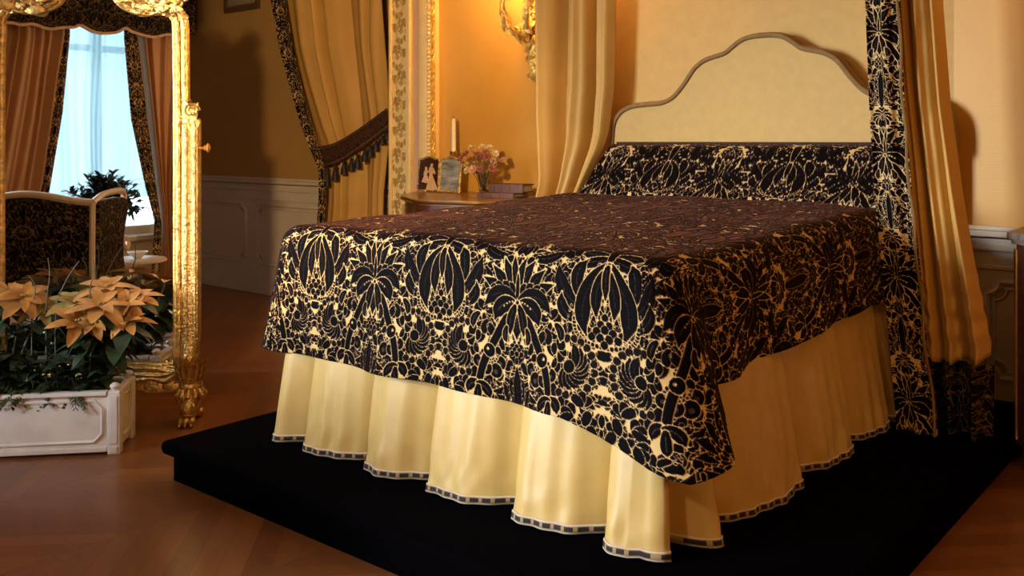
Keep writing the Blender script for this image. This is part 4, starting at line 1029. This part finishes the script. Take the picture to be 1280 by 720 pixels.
for s in (-1, 1):                                                   # posts on lion-paw feet
    xp, ztop_ = onm(240.5, 140, -.02); _, zft = onm(238, 428, -.02)
    po = MB(MF); po.box((s * xp - .038, -.03, zft), (s * xp + .038, .05, ztop_ - .03), .012); po.box((s * xp - .030, -.042, zft), (s * xp - .010 if s > 0 else s * xp - .012, -.028, ztop_ - .05), .006); po.box((s * xp + .012, -.042, zft), (s * xp + .030, -.028, ztop_ - .05), .006)
    pob = po.build('post', 'gilt_worn', mi, True)
    ca = MB(MF)
    ca.tube([(s * (xp + .005 + .035 * math.cos(t) * (1 - t / 13)), -.03, ztop_ + .005 + .032 * math.sin(t) * (1 - t / 13)) for t in np.linspace(0, 9, 26)], .012, 6)
    ca.tube([(s * (xp - .028), -.01, ztop_ - .05), (s * (xp - .034), -.01, ztop_ + .02), (s * (xp - .022), -.01, ztop_ + .055), (s * (xp + .0), -.01, ztop_ + .05)], .010, 6)
    for k in range(6): ca.blade((s * xp, -.035, ztop_ - .10 + .02 * k), (s * rg.uniform(-.8, .8), -.3, 1), (0, -1, 0), .075, .016, .4)
    ca.build('capital', 'gilt', pob, True)
    kx, kz = onm(250, 185, 0); kn = MB(MF); kn.lathe((s * (xp + .035), .01, kz), [(.006, 0), (.006, .018), (.014, .024), (.014, .032), (.024, .038), (.024, .044), (.008, .052)], 12, (s, 0, 0)); kn.build('pivot_knob', 'bract', pob, True)
    ft = MB(MF); z1 = zft + .02
    ft.lathe((s * xp, -.01, 0), [(.001, .09), (.055, .10), (.060, .135), (.052, .16), (.058, .175), (.052, .19), (.045, .24), (.040, z1)], 14)
    for k in range(12):
        a = 2 * PI * k / 12; ft.tube([(s * xp + .052 * math.cos(a), -.01 + .052 * math.sin(a), .10), (s * xp + .066 * math.cos(a), -.01 + .066 * math.sin(a), .135), (s * xp + .05 * math.cos(a), -.01 + .05 * math.sin(a), .165)], [.008, .014, .007], 6)
    for k in range(9):
        a = -PI * k / 8; ft.blade((s * xp + .045 * math.cos(a), -.01 + .05 * math.sin(a), .185), (math.cos(a) * .25, math.sin(a) * .25, 1), (math.cos(a), math.sin(a), 0), .15, .026, -.02, .2)
    for ang in (-1.57, 1.57):                                       # S-shaped feet front and back
        dy = -1 if ang < 0 else 1
        ft.tube(catmull([(s * xp, -.01 + dy * .0, .12), (s * xp, -.01 + dy * .03, .11), (s * xp, -.01 + dy * .05, .08), (s * xp, -.01 + dy * .045, .05), (s * xp, -.01 + dy * .06, .03)], 6), list(np.linspace(.044, .032, 25)), 10)
        for k in (-1, 0, 1):
            ft.ball((s * xp + .026 * k, -.01 + dy * .085, .024), .021, 8, 6, (.8, 1.5, 1.05)); ft.ball((s * xp + .026 * k, -.01 + dy * .112, .012), .009, 6, 5)
        ft.tube([(s * xp + .032 * math.cos(t) * (1 - t / 12), -.01 + dy * .07, .085 + .032 * math.sin(t) * (1 - t / 12)) for t in np.linspace(0, 7, 18)], .009, 6)
    ft.build('foot', 'gilt', mi, True)
st = MB(MF); x_, _ = onm(240, 480)
st.box((-x_, -.005, .135), (x_, .04, .185), .012); 
for k in range(-5, 6): st.blade((k * .085, -.01, .16), (.6 if k > 0 else -.6, -.3, .5), (0, -1, 0), .07, .02, .4)
st.tube(catmull([(0, -.01, .20), (.14, -.01, .19), (.28, -.012, .215), (.36, -.012, .20), (.41, -.012, .24)], 6), .018, 8); st.tube(catmull([(0, -.01, .20), (-.14, -.01, .19), (-.28, -.012, .215), (-.36, -.012, .20), (-.41, -.012, .24)], 6), .018, 8)
st.build('stretcher', 'gilt', mi, True)

# ------------------------------------------------------------------ planter with poinsettias
pc = at_z(150, 568, 0)                                             # its front right corner on the floor
PA = math.radians(48.0); PX = np.array([math.cos(PA), math.sin(PA), 0]); PYd = np.array([-math.sin(PA), math.cos(PA), 0])
PF = (pc, PX, PYd, EZ); PWD, PDP, PHT = .98, .27, .272
pt = thing('planter_box', 'white limed wooden planter box with panelled sides on the parquet', 'planter', tuple(pc))
b = MB(PF)
b.box((-PWD + .02, .012, .02), (-.02, .03, PHT - .012)); b.box((-PWD + .02, PDP - .03, .02), (-.02, PDP - .012, PHT - .012)); b.box((-.03, .02, .02), (-.012, PDP - .02, PHT - .012)); b.box((-PWD + .012, .02, .02), (-PWD + .03, PDP - .02, PHT - .012)); b.box((-PWD + .02, .02, .02), (-.02, PDP - .02, .04))
b.build('body', 'white', pt)
for (x, y) in ((0, 0), (-PWD, 0), (0, PDP), (-PWD, PDP)):
    sx = -1 if x == 0 else 1; sy_ = 1 if y == 0 else -1
    p = MB(PF); xs_ = sorted((x, x + sx * .052)); ys_ = sorted((y, y + sy_ * .052)); p.box((xs_[0], ys_[0], 0), (xs_[1], ys_[1], PHT - .002), .004)
    if y == 0: p.box((xs_[0] + .010, -.004, .045), (xs_[1] - .010, .002, PHT - .02), .003); p.box((xs_[0] + .010, -.005, .008), (xs_[1] - .010, .002, .036), .003)
    po = p.build('corner_post', 'white', pt); MB(PF).lathe(((xs_[0] + xs_[1]) / 2, (ys_[0] + ys_[1]) / 2, PHT - .003), [(.010, 0), (.012, .006), (.021, .014), (.022, .022), (.014, .032), (.002, .036)], 14).build('finial', 'white', po, True)
for y0, y1, nm in ((-.004, .034, 'top_rail'), (PDP - .034, PDP + .004, 'top_rail')): MB(PF).box((-PWD + .053, y0, PHT - .018), (-.053, y1, PHT), .004).build(nm, 'white', pt)
for x0_ in (-.034, -PWD): MB(PF).box((x0_, .053, PHT - .018), (x0_ + .034, PDP - .053, PHT), .004).build('top_rail', 'white', pt)
MB(PF).box((-PWD + .053, .0, .012), (-.053, .02, .034), .004).build('base_rail', 'white', pt)
def chamfer_frame(fr_, x0, x1, z0, z1, q, y):
    pts = [(x0 + q, z0), (x1 - q, z0), (x1, z0 + q), (x1, z1 - q), (x1 - q, z1), (x0 + q, z1), (x0, z1 - q), (x0, z0 + q)]
    m = MB(fr_); m.tube([(x, y, z) for x, z in pts], .0085, 6, True)
    c = ((x0 + x1) / 2, (z0 + z1) / 2); m.tube([(x + (c[0] - x) / abs(c[0] - x) * .014, y + .003, z + (c[1] - z) / abs(c[1] - z) * .014) for x, z in pts], .004, 5, True)
    return m
chamfer_frame(PF, -PWD + .085, -.075, .055, PHT - .04, .035, .012).build('panel_moulding', 'white', pt, True)
SF = (pc, PYd, -PX, EZ); chamfer_frame(SF, .065, PDP - .065, .055, PHT - .04, .02, .012).build('panel_moulding', 'whitegilt', pt, True)
tag(MB(PF).box((-PWD + .031, .031, .041), (-.031, PDP - .031, PHT - .045)).build('soil', 'soil', pt), None, None, None, 'stuff')

def L2W(x, y, z): return pc + PX * x + PYd * y + EZ * z
def wl(p):                                                          # world -> planter-local
    d = np.asarray(p) - pc; return np.array([np.dot(d, PX), np.dot(d, PYd), d[2]])
rg = random.Random(21)
def whorl(mb, c, ax, n, L, w, layers=2, droop=.35):
    ax = np.asarray(ax, float); ax /= np.linalg.norm(ax); e1 = np.cross(ax, [.2, .1, 1.]); e1 /= np.linalg.norm(e1); e2 = np.cross(ax, e1)
    for l in range(layers):
        for k in range(n):
            a = 2 * PI * (k + .5 * l) / n + rg.uniform(-.2, .2); d = e1 * math.cos(a) + e2 * math.sin(a) + ax * (.12 + .45 * l)
            mb.blade(c, d, ax, L * (1 - .3 * l) * rg.uniform(.85, 1.12), w * (1 - .2 * l) * rg.uniform(.85, 1.1), droop * rg.uniform(.5, 1.3), rg.uniform(.15, .4), 7, .85)
def poinsettia(label, base, heads):
    t = thing('poinsettia', label, 'plant', tuple(L2W(*base)), 'poinsettias in the planter')
    b0 = L2W(*base); lf = MB()
    for (px_, py_, dy, L, mat_) in heads:
        D = ray(px_, py_); o = L2W(0, dy, 0); tt = np.dot(o - EYE, PYd) / np.dot(D, PYd); c = EYE + D * tt
        s = MB(); mid = (b0 + c) / 2 + np.array([0, 0, .02]); s.tube(catmull([b0, mid, c], 5), .005, 6); so = s.build('stalk', 'stem', t, True)
        to_eye = EYE - c; to_eye /= np.linalg.norm(to_eye); ax = to_eye * .55 + np.array([0, 0, .95]) + np.array([rg.uniform(-.3, .3), rg.uniform(-.3, .3), 0])
        h = MB(); whorl(h, c, ax, 6, L, L * .205, 2); 
        tag(h.build('flower_head', mat_, so, True), None)
        f = MB()
        for k in range(5): f.ball(c + np.array([rg.uniform(-.014, .014), rg.uniform(-.014, .014), rg.uniform(.008, .02)]), .006, 6, 5)
        f.build('floret', 'bract2', so, True)
        for k in range(11):
            a = rg.uniform(0, 6.28); q = b0 + (c - b0) * rg.uniform(.35, .95); lf.blade(q, (math.cos(a), math.sin(a), rg.uniform(-.25, .25)), (0, 0, 1), rg.uniform(.09, .15), rg.uniform(.026, .04), rg.uniform(.3, .7), .2, 6)
    lf.build('foliage', 'leaf', t, True)
zs_ = PHT - .046
poinsettia('large peach poinsettia at the planter end nearest the mirror foot', (-.17, .13, zs_), [(125, 383, .08, .155, 'bract'), (155, 384, .14, .15, 'bract'), (158, 402, .06, .12, 'bract'), (98, 404, .03, .14, 'bract'), (172, 372, .22, .13, 'bract'), (135, 360, .24, .14, 'bract'), (95, 380, .18, .14, 'bract2'), (118, 405, .02, .10, 'bract')])
poinsettia('peach and olive poinsettia behind the ferns at the planter middle', (-.52, .17, zs_), [(30, 372, .18, .13, 'bract'), (8, 372, .2, .12, 'bract'), (52, 385, .2, .11, 'bract2'), (-20, 380, .2, .12, 'bract')])
def fern(label, base, n, L, seed, spread=1.0, bend=.9):
    r = random.Random(seed); t = thing('fern', label, 'plant', tuple(L2W(*base)), 'ferns in the planter'); b0 = L2W(*base)
    for k in range(n):
        a = 2 * PI * k / n + r.uniform(-.3, .3); d = PX * math.cos(a) * spread + PYd * math.sin(a) * .55; LL = L * r.uniform(.7, 1.15)
        pts = [b0 + d * LL * .9 * s + EZ * (LL * 1.15 * s - bend * LL * s * s) for s in np.linspace(0, 1, 12)]
        f = MB(); f.tube(pts, list(np.linspace(.004, .0015, 12)), 5)
        for i in range(2, 12):
            tv = pts[i] - pts[i - 1]; tv /= np.linalg.norm(tv); sd = np.cross(tv, EZ); sd /= max(1e-6, np.linalg.norm(sd))
            for s in (-1, 1):
                f.blade(pts[i], sd * s + tv * .7, EZ, LL * .24 * math.sin(PI * (i + 1) / 14), LL * .04, .35, .2, 4)
        f.build('frond', 'leaf2' if k % 3 else 'leaf', t, True)
fern('bushy green fern near the left end of the visible planter', (-.62, .10, zs_), 17, .22, 3)
fern('low green fern spilling over the planter front edge', (-.40, .08, zs_), 15, .19, 9, 1.0, 1.15)
fern('dark small fern below the peach bracts at the planter end', (-.20, .07, zs_), 13, .17, 14, 1.0, 1.25)
ds = thing('leafy_filler_plant', 'dark low leafy plant filling the planter under the bracts', 'plant', tuple(L2W(-.3, .14, zs_)))
dl = MB(); rg = random.Random(77)
for k in range(640):
    p = L2W(rg.uniform(-.92, -.06), rg.uniform(.05, .22), zs_ + rg.uniform(.0, .17)); a = rg.uniform(0, 6.28)
    dl.blade(p, (math.cos(a), math.sin(a), rg.uniform(.1, 1.1)), (0, 0, 1), rg.uniform(.06, .11), rg.uniform(.014, .024), rg.uniform(.2, .7), .2, 5)
for k in range(40):
    p0_ = L2W(rg.uniform(-.9, -.08), rg.uniform(.06, .2), zs_ - .01); dl.tube([p0_, p0_ + np.array([rg.uniform(-.02, .02), rg.uniform(-.02, .02), .1])], .003, 5)
dl.build('foliage', 'leaf', ds, True)
for (a_, b_, c_) in (((58, 385), (62, 345), (60, 322)), ((70, 390), (82, 352), (99, 326)), ((40, 395), (44, 360), (36, 344)), ((112, 370), (117, 345), (116, 325))):
    pts_ = []
    for (px_, py_) in (a_, b_, c_):
        D = ray(px_, py_); o = L2W(0, .17, 0); tt = np.dot(o - EYE, PYd) / np.dot(D, PYd); pts_.append(EYE + D * tt)
    pts_ = [np.array([pts_[0][0], pts_[0][1], zs_])] + pts_
    MB().tube(catmull(pts_, 6), list(np.linspace(.004, .0018, 19)), 5).build('twig', 'stem', ds, True)

# ------------------------------------------------------------------ what the mirror shows: the window side of the room
def real(p):                                                        # point seen in the glass -> where it really stands
    p = np.asarray(p, float); return np.array([P0[0] + (p[1] - P0[1]), P0[1] + (p[0] - P0[0]), p[2]])
def vy(px, py, y):                                                  # pixel in the glass -> real point on the plane Y = y
    X = P0[0] + (y - P0[1]); return real(at_x(px, py, X))
def vedge(pxs, y): return [(p[0], p[2]) for p in (vy(a, b, y) for a, b in pxs)]
def vhang(*a, **k): return hang(*a, **k)
ys_ = YF + .13
shc = thing('sheer_curtain', 'pale blue-white sheer curtain over the window seen in the mirror', 'curtain', (-2.15, ys_, 0))
Ls = [(WX0 - .02, 0), (WX0 - .02, 3.2)]; Rs = [(WX1 + .02, 0), (WX1 + .02, 3.2)]
hang('voile', Ls, Rs, at_z(0, 0, 0)[2] + .78 if False else .80, 3.05, ys_, 17, .05, 'sheer', shc, 31, 300, 30, solid=0)
def backside(G, z, u): G[:, :, 1] = 2 * yq - G[:, :, 1]; return G
for (nm, lab, lp, rp, bl_, br_, seed) in (
    ('window_curtain', 'rose-gold window curtain on the settee side, reflected at the left of the mirror', [(-40, -300), (-20, 45), (-40, 200), (-60, 330), (-60, 520)], [(80, -300), (80, 45), (66, 140), (50, 235), (36, 300), (40, 520)],
     [(80, -300), (79, 45), (65, 140), (48, 235), (34, 300), (38, 520)], [(88, -300), (87, 45), (78, 140), (62, 235), (48, 300), (52, 520)], 2),
    ('window_curtain', 'rose-gold window curtain tied at the side, reflected at the right of the mirror', [(170, -300), (171, 48), (182, 150), (194, 240), (200, 280), (199, 330), (197, 520)], [(262, -300), (262, 48), (240, 150), (222, 240), (218, 280), (224, 330), (232, 520)],
     [(154, -300), (155, 48), (164, 150), (182, 235), (193, 275), (190, 330), (188, 520)], [(171, -300), (172, 48), (184, 150), (196, 240), (202, 280), (200, 330), (198, 520)], 6)):
    yq = YF + .26
    c_ = thing(nm, lab, 'curtain', (vy(40 if seed == 2 else 215, 300, yq)[0], yq, 0), 'window curtains')
    hang('rose_panel', vedge(lp, yq), vedge(rp, yq), .008, 3.1, yq, 7, .09, 'satin_rose', c_, seed, 200, 50, extra=backside)
    yq = YF + .30
    tag(hang('damask_border', vedge(bl_, yq), vedge(br_, yq), .008, 3.1, yq, 1, .03, 'damask', c_, seed, 40, 400, weave=(.5, 0), extra=backside), 'dark damask border down the inner edge')
# pelmet with scalloped foot
yp = YF + .42
pv = [(-60, 30), (8, 30), (25, 33), (40, 32), (60, 38), (80, 36), (92, 36), (100, 33.5), (115, 41), (130, 43.5), (146, 42), (156, 37), (166, 42), (190, 48), (214, 45), (260, 55)]
ve = vedge(pv, yp); vx = np.linspace(min(p[0] for p in ve), max(p[0] for p in ve), 500)
vs_ = np.array(catmull(sorted(ve), 6)); bot = np.interp(vx, vs_[:, 0], vs_[:, 1])
pe = thing('window_pelmet', 'dark damask pelmet with a scalloped braided edge above the window', 'pelmet', ((vx[0] + vx[-1]) / 2, YF, 2.5))
T = np.linspace(0, 1, 220)[:, None]; ZT = 3.05
G = np.stack([np.broadcast_to(vx, (220, 500)), np.full((220, 500), yp), ZT + (bot[None, :] - ZT) * T], -1)
sheet('cloth', G, 'damask_shaded', pe, weave=damask_at(G[:, :, 0] - vx[0] - .1, G[:, :, 2] - 2.3 + .12, .62), solid=.02)
br = MB(); br.tube([(x, yp + .012, z + .012) for x, z in zip(vx[::3], bot[::3])], .014, 6); tag(br.build('braid', 'petal_p', pe, True), 'pale braid along the scalloped edge')
MB().box((vx[0], YF + .002, ZT - .02), (vx[-1], yp + .01, ZT + .02)).build('pelmet_board', 'brown', pe)
# settee, standing with its back to the mirror
bcn = real(at_d(117, 300, 6.2)); bcn[2] = 0                         # rear corner seen in the glass
SFX, SFY = -ME, MN                                                  # along the back (away from the corner), and forward
probe = real(at_d(60, 300, 6.2)); SFX = (probe - bcn); SFX[2] = 0; 
SFX = ME if np.dot(SFX, ME) > 0 else -ME
SFr = (bcn, SFX, MN, EZ)
def sz(px, py, d=6.2): return at_d(px, py, d)[2]
se = thing('settee', 'damask settee with cream carved frame, its back reflected in the mirror', 'settee', tuple(bcn))
SW, SDp = 1.55, .62; zt0 = sz(117, 246)
topc = lambda x: zt0 + .028 * math.cos((x - .42) * 2 * PI / .85) * (1 if x < SW - .3 else .6) - .01
bk = np.zeros((90, 260, 3)); X = np.linspace(.02, SW - .02, 260)
for i, t in enumerate(np.linspace(0, 1, 90)):
    for j, x in enumerate(X): bk[i, j] = (x, -.015 + .05 * (1 - t) * 0 - .02 * math.sin(PI * t) * math.sin(PI * j / 259) + .0, .34 + (topc(x) - .02 - .34) * t)
W_ = damask_at(X[None, :] - .42, np.linspace(0, .75, 90)[:, None] + 0 * X[None, :], .8)
def tow(G, fr_): o, ex, ey, ez = fr_; return o + G[..., :1] * ex + G[..., 1:2] * ey + G[..., 2:] * ez
sheet('back_upholstery', tow(bk, SFr), 'damask_shaded', se, weave=W_, solid=.06)
sd_ = np.zeros((90, 110, 3)); Yv = np.linspace(.02, SDp, 110)
def side_top(y): return zt0 - .01 if y < SDp * .78 else zt0 - .01 - .02 * (y - SDp * .78) / .1
for xs0, nm in ((0, 'wing'), (SW, 'wing')):
    for i, t in enumerate(np.linspace(0, 1, 90)):
        for j, y in enumerate(Yv):
            fr_cut = SDp - .10 * math.sin(min(1, t * 1.2) * PI) ** 1 * (t < .9)
            sd_[i, j] = (xs0, y * fr_cut / SDp, .34 + (side_top(y) - .02 - .34) * t)
    sheet(nm, tow(sd_, SFr), 'damask_shaded', se, weave=damask_at(Yv[None, :] + 0 * T[:90], np.linspace(0, .75, 90)[:, None] + 0 * Yv[None, :], .8), solid=.06)
fm = MB(SFr)
fm.tube(catmull([(x, -.02, topc(x)) for x in np.linspace(0, SW, 12)], 5), .026, 8)
for xs0 in (0, SW):
    fm.tube([(xs0, -.02, .30), (xs0, -.028, .6), (xs0, -.02, topc(xs0))], .020, 8)
    fm.tube(catmull([(xs0, -.02, topc(xs0)), (xs0, .2, zt0 + .005), (xs0, SDp * .85, zt0 + .012), (xs0, SDp + .01, zt0 - .02), (xs0, SDp - .02, zt0 - .12), (xs0, SDp - .05, zt0 - .28), (xs0, SDp - .02, zt0 - .38), (xs0, SDp + .06, zt0 - .42), (xs0, SDp + .10, zt0 - .38)], 6), .022, 8)
fm.tube([(0, -.02, .32), (SW, -.02, .32)], .026, 8); fm.tube([(0, SDp + .12, .32), (SW, SDp + .12, .32)], .026, 8)
for xs0 in (0, SW): fm.tube([(xs0, -.02, .32), (xs0, SDp + .12, .32)], .026, 8)
fm.build('frame', 'whitegilt', se, True)
MB(SFr).box((.03, .03, .30), (SW - .03, SDp + .12, .47), .04).build('seat', 'brown', se, True)
for x, y in ((0, 0), (SW, 0), (0, SDp + .1), (SW, SDp + .1)): MB(SFr).tube(catmull([(x, y, .31), (x, y, .2), (x, y - .01, .1), (x, y + .01, 0)], 4), list(np.linspace(.03, .017, 13)), 8).build('leg', 'whitegilt', se, True)
# potted shrub on a little stand between settee and window
sp_ = real(at_d(130, 250, 8.0)); gp = sp_.copy()
stn = thing('plant_stand', 'slim white plant stand behind the settee near the window', 'stand', (gp[0], gp[1], 0))
ZS = sp_[2] - .30
MB().lathe((gp[0], gp[1], ZS - .03), [(.17, 0), (.19, .012), (.17, .03)], 20).build('top', 'whitegilt', stn, True)
MB().lathe((gp[0], gp[1], 0), [(.14, 0), (.15, .02), (.05, .05), (.03, .2), (.045, ZS * .6), (.03, ZS - .08), (.09, ZS - .03)], 16).build('column', 'whitegilt', stn, True)
pb = thing('potted_shrub', 'dark leafy shrub in a pot, silhouetted against the reflected window', 'plant', (gp[0], gp[1], ZS))
MB().lathe((gp[0], gp[1], ZS + .001), [(.09, 0), (.13, .15), (.14, .17), (.125, .17), (.12, .15), (.01, .149)], 18).build('pot', 'china', pb, True)
rg = random.Random(4); lv = MB(); stt = MB()
for k in range(90):
    a = rg.uniform(0, 6.28); el = rg.uniform(-.2, 1.4); d = np.array([math.cos(a) * math.cos(el), math.sin(a) * math.cos(el), math.sin(el) * .8]); L = rg.uniform(.22, .37); b0 = np.array([gp[0], gp[1], ZS + .15]); e_ = b0 + EZ * .09 + d * L
    stt.tube([b0, b0 + EZ * .09 + d * L * .4, e_], .004, 5)
    for q_ in range(13):
        p = b0 + EZ * .09 + d * L * rg.uniform(.25, 1); aa_ = rg.uniform(0, 6.28); lv.blade(p, np.array([math.cos(aa_), math.sin(aa_), rg.uniform(-.3, .8)]) + d, (0, 0, 1), rg.uniform(.06, .10), .018, .3, .2, 4)
stt.build('twig', 'stem', pb, True); lv.build('foliage', 'shrub', pb, True)
# little white side table by the window
tb_ = real(at_d(172, 323, 7.6)); ZTb = tb_[2]
wt = thing('side_table', 'small white side table beside the settee, low in the mirror', 'table', (tb_[0], tb_[1], 0))
MB().lathe((tb_[0], tb_[1], ZTb - .03), [(.20, 0), (.225, .01), (.22, .025), (.21, .03)], 24).build('table_top', 'whitegilt', wt, True)
for k in range(4):
    a = PI / 4 + k * PI / 2; MB().tube([(tb_[0] + .15 * math.cos(a), tb_[1] + .15 * math.sin(a), ZTb - .028), (tb_[0] + .13 * math.cos(a), tb_[1] + .13 * math.sin(a), ZTb * .5), (tb_[0] + .17 * math.cos(a), tb_[1] + .17 * math.sin(a), 0)], .013, 6).build('leg', 'whitegilt', wt, True)
bw = thing('china_bowl', 'small white china bowl on the reflected side table', 'bowl', (tb_[0], tb_[1], ZTb)); MB().lathe((tb_[0], tb_[1], ZTb + .001), [(.03, 0), (.035, .008), (.06, .03), (.08, .055), (.076, .055), (.056, .03), (.005, .012)], 18).build('body', 'china', bw, True)
# ------------------------------------------------------------------ light
w = bpy.data.worlds.new('daylight'); SC.world = w; w.use_nodes = True
bg = w.node_tree.nodes['Background']; bg.inputs[0].default_value = (.62, .82, 1, 1); bg.inputs[1].default_value = 1.5
def light(name, kind, loc, energy, col, **k):
    l = bpy.data.lights.new(name, kind); l.energy = energy; l.color = col
    for a, v in k.items(): setattr(l, a, v)
    o = bpy.data.objects.new(name, l); COL.objects.link(o); o.location = loc; return o
for x_, en, aim, spr in (((WX0 + WX1) / 2, 34, 0, 180), ((VX0 + VX1) / 2, 130, 23, 52)):  # second entry is an added light, narrowed and aimed at the bed
    a = light('window_and_bed_fill', 'AREA', (x_, YF - .45, 1.75), en, (.84, .93, 1), shape='RECTANGLE', size=1.5, size_y=2.6, spread=math.radians(spr)); a.rotation_euler = (PI / 2 - (math.radians(13) if aim else 0), 0, -math.radians(aim))
for o_, dx in ((sc_, 0), (c2, twin)):  # second entry lights the assumed right-hand sconce
    for i, e in enumerate(arm_tips):
        light('sconce_flame', 'POINT', (e[0] + dx, e[1], e[2] + .27), 22 if dx == 0 else 6, (1, .53, .15), shadow_soft_size=.03)
light('ceiling_fill', 'POINT', (-2.9, 2.2, 2.9), 10, (1, .68, .36), shadow_soft_size=.25)  # added warm overhead fill, no fixture hangs there
light('assumed_bedhead_fill', 'POINT', (-3.0, 4.45, 2.75), 7, (1, .62, .22), shadow_soft_size=.04)  # assumed warm light over the headboard; neither tester nor lamp is built
light('assumed_warm_fill', 'POINT', (-1.25, .05, 1.85), 44, (1, .69, .37), shadow_soft_size=.08)  # assumed source position, bare warm fill light with no lamp built
sp = light('curtain_boost_spot', 'SPOT', (-1.25, .05, 1.85), 700, (1, .70, .36), shadow_soft_size=.06, spot_size=math.radians(38), spot_blend=.6)  # added spot strengthening the assumed warm light on alcove curtain and recessed wall
sp.rotation_euler = (Vector((-5.6, 4.9, 1.2)) - Vector(sp.location)).to_track_quat('-Z', 'Y').to_euler()
light('right_side_fill', 'POINT', (1.4, 1.5, 1.5), 46, (1, .52, .17), shadow_soft_size=.12)  # added warm fill, clear of the wall, for the bed's right side
SC.view_settings.exposure = 0.0
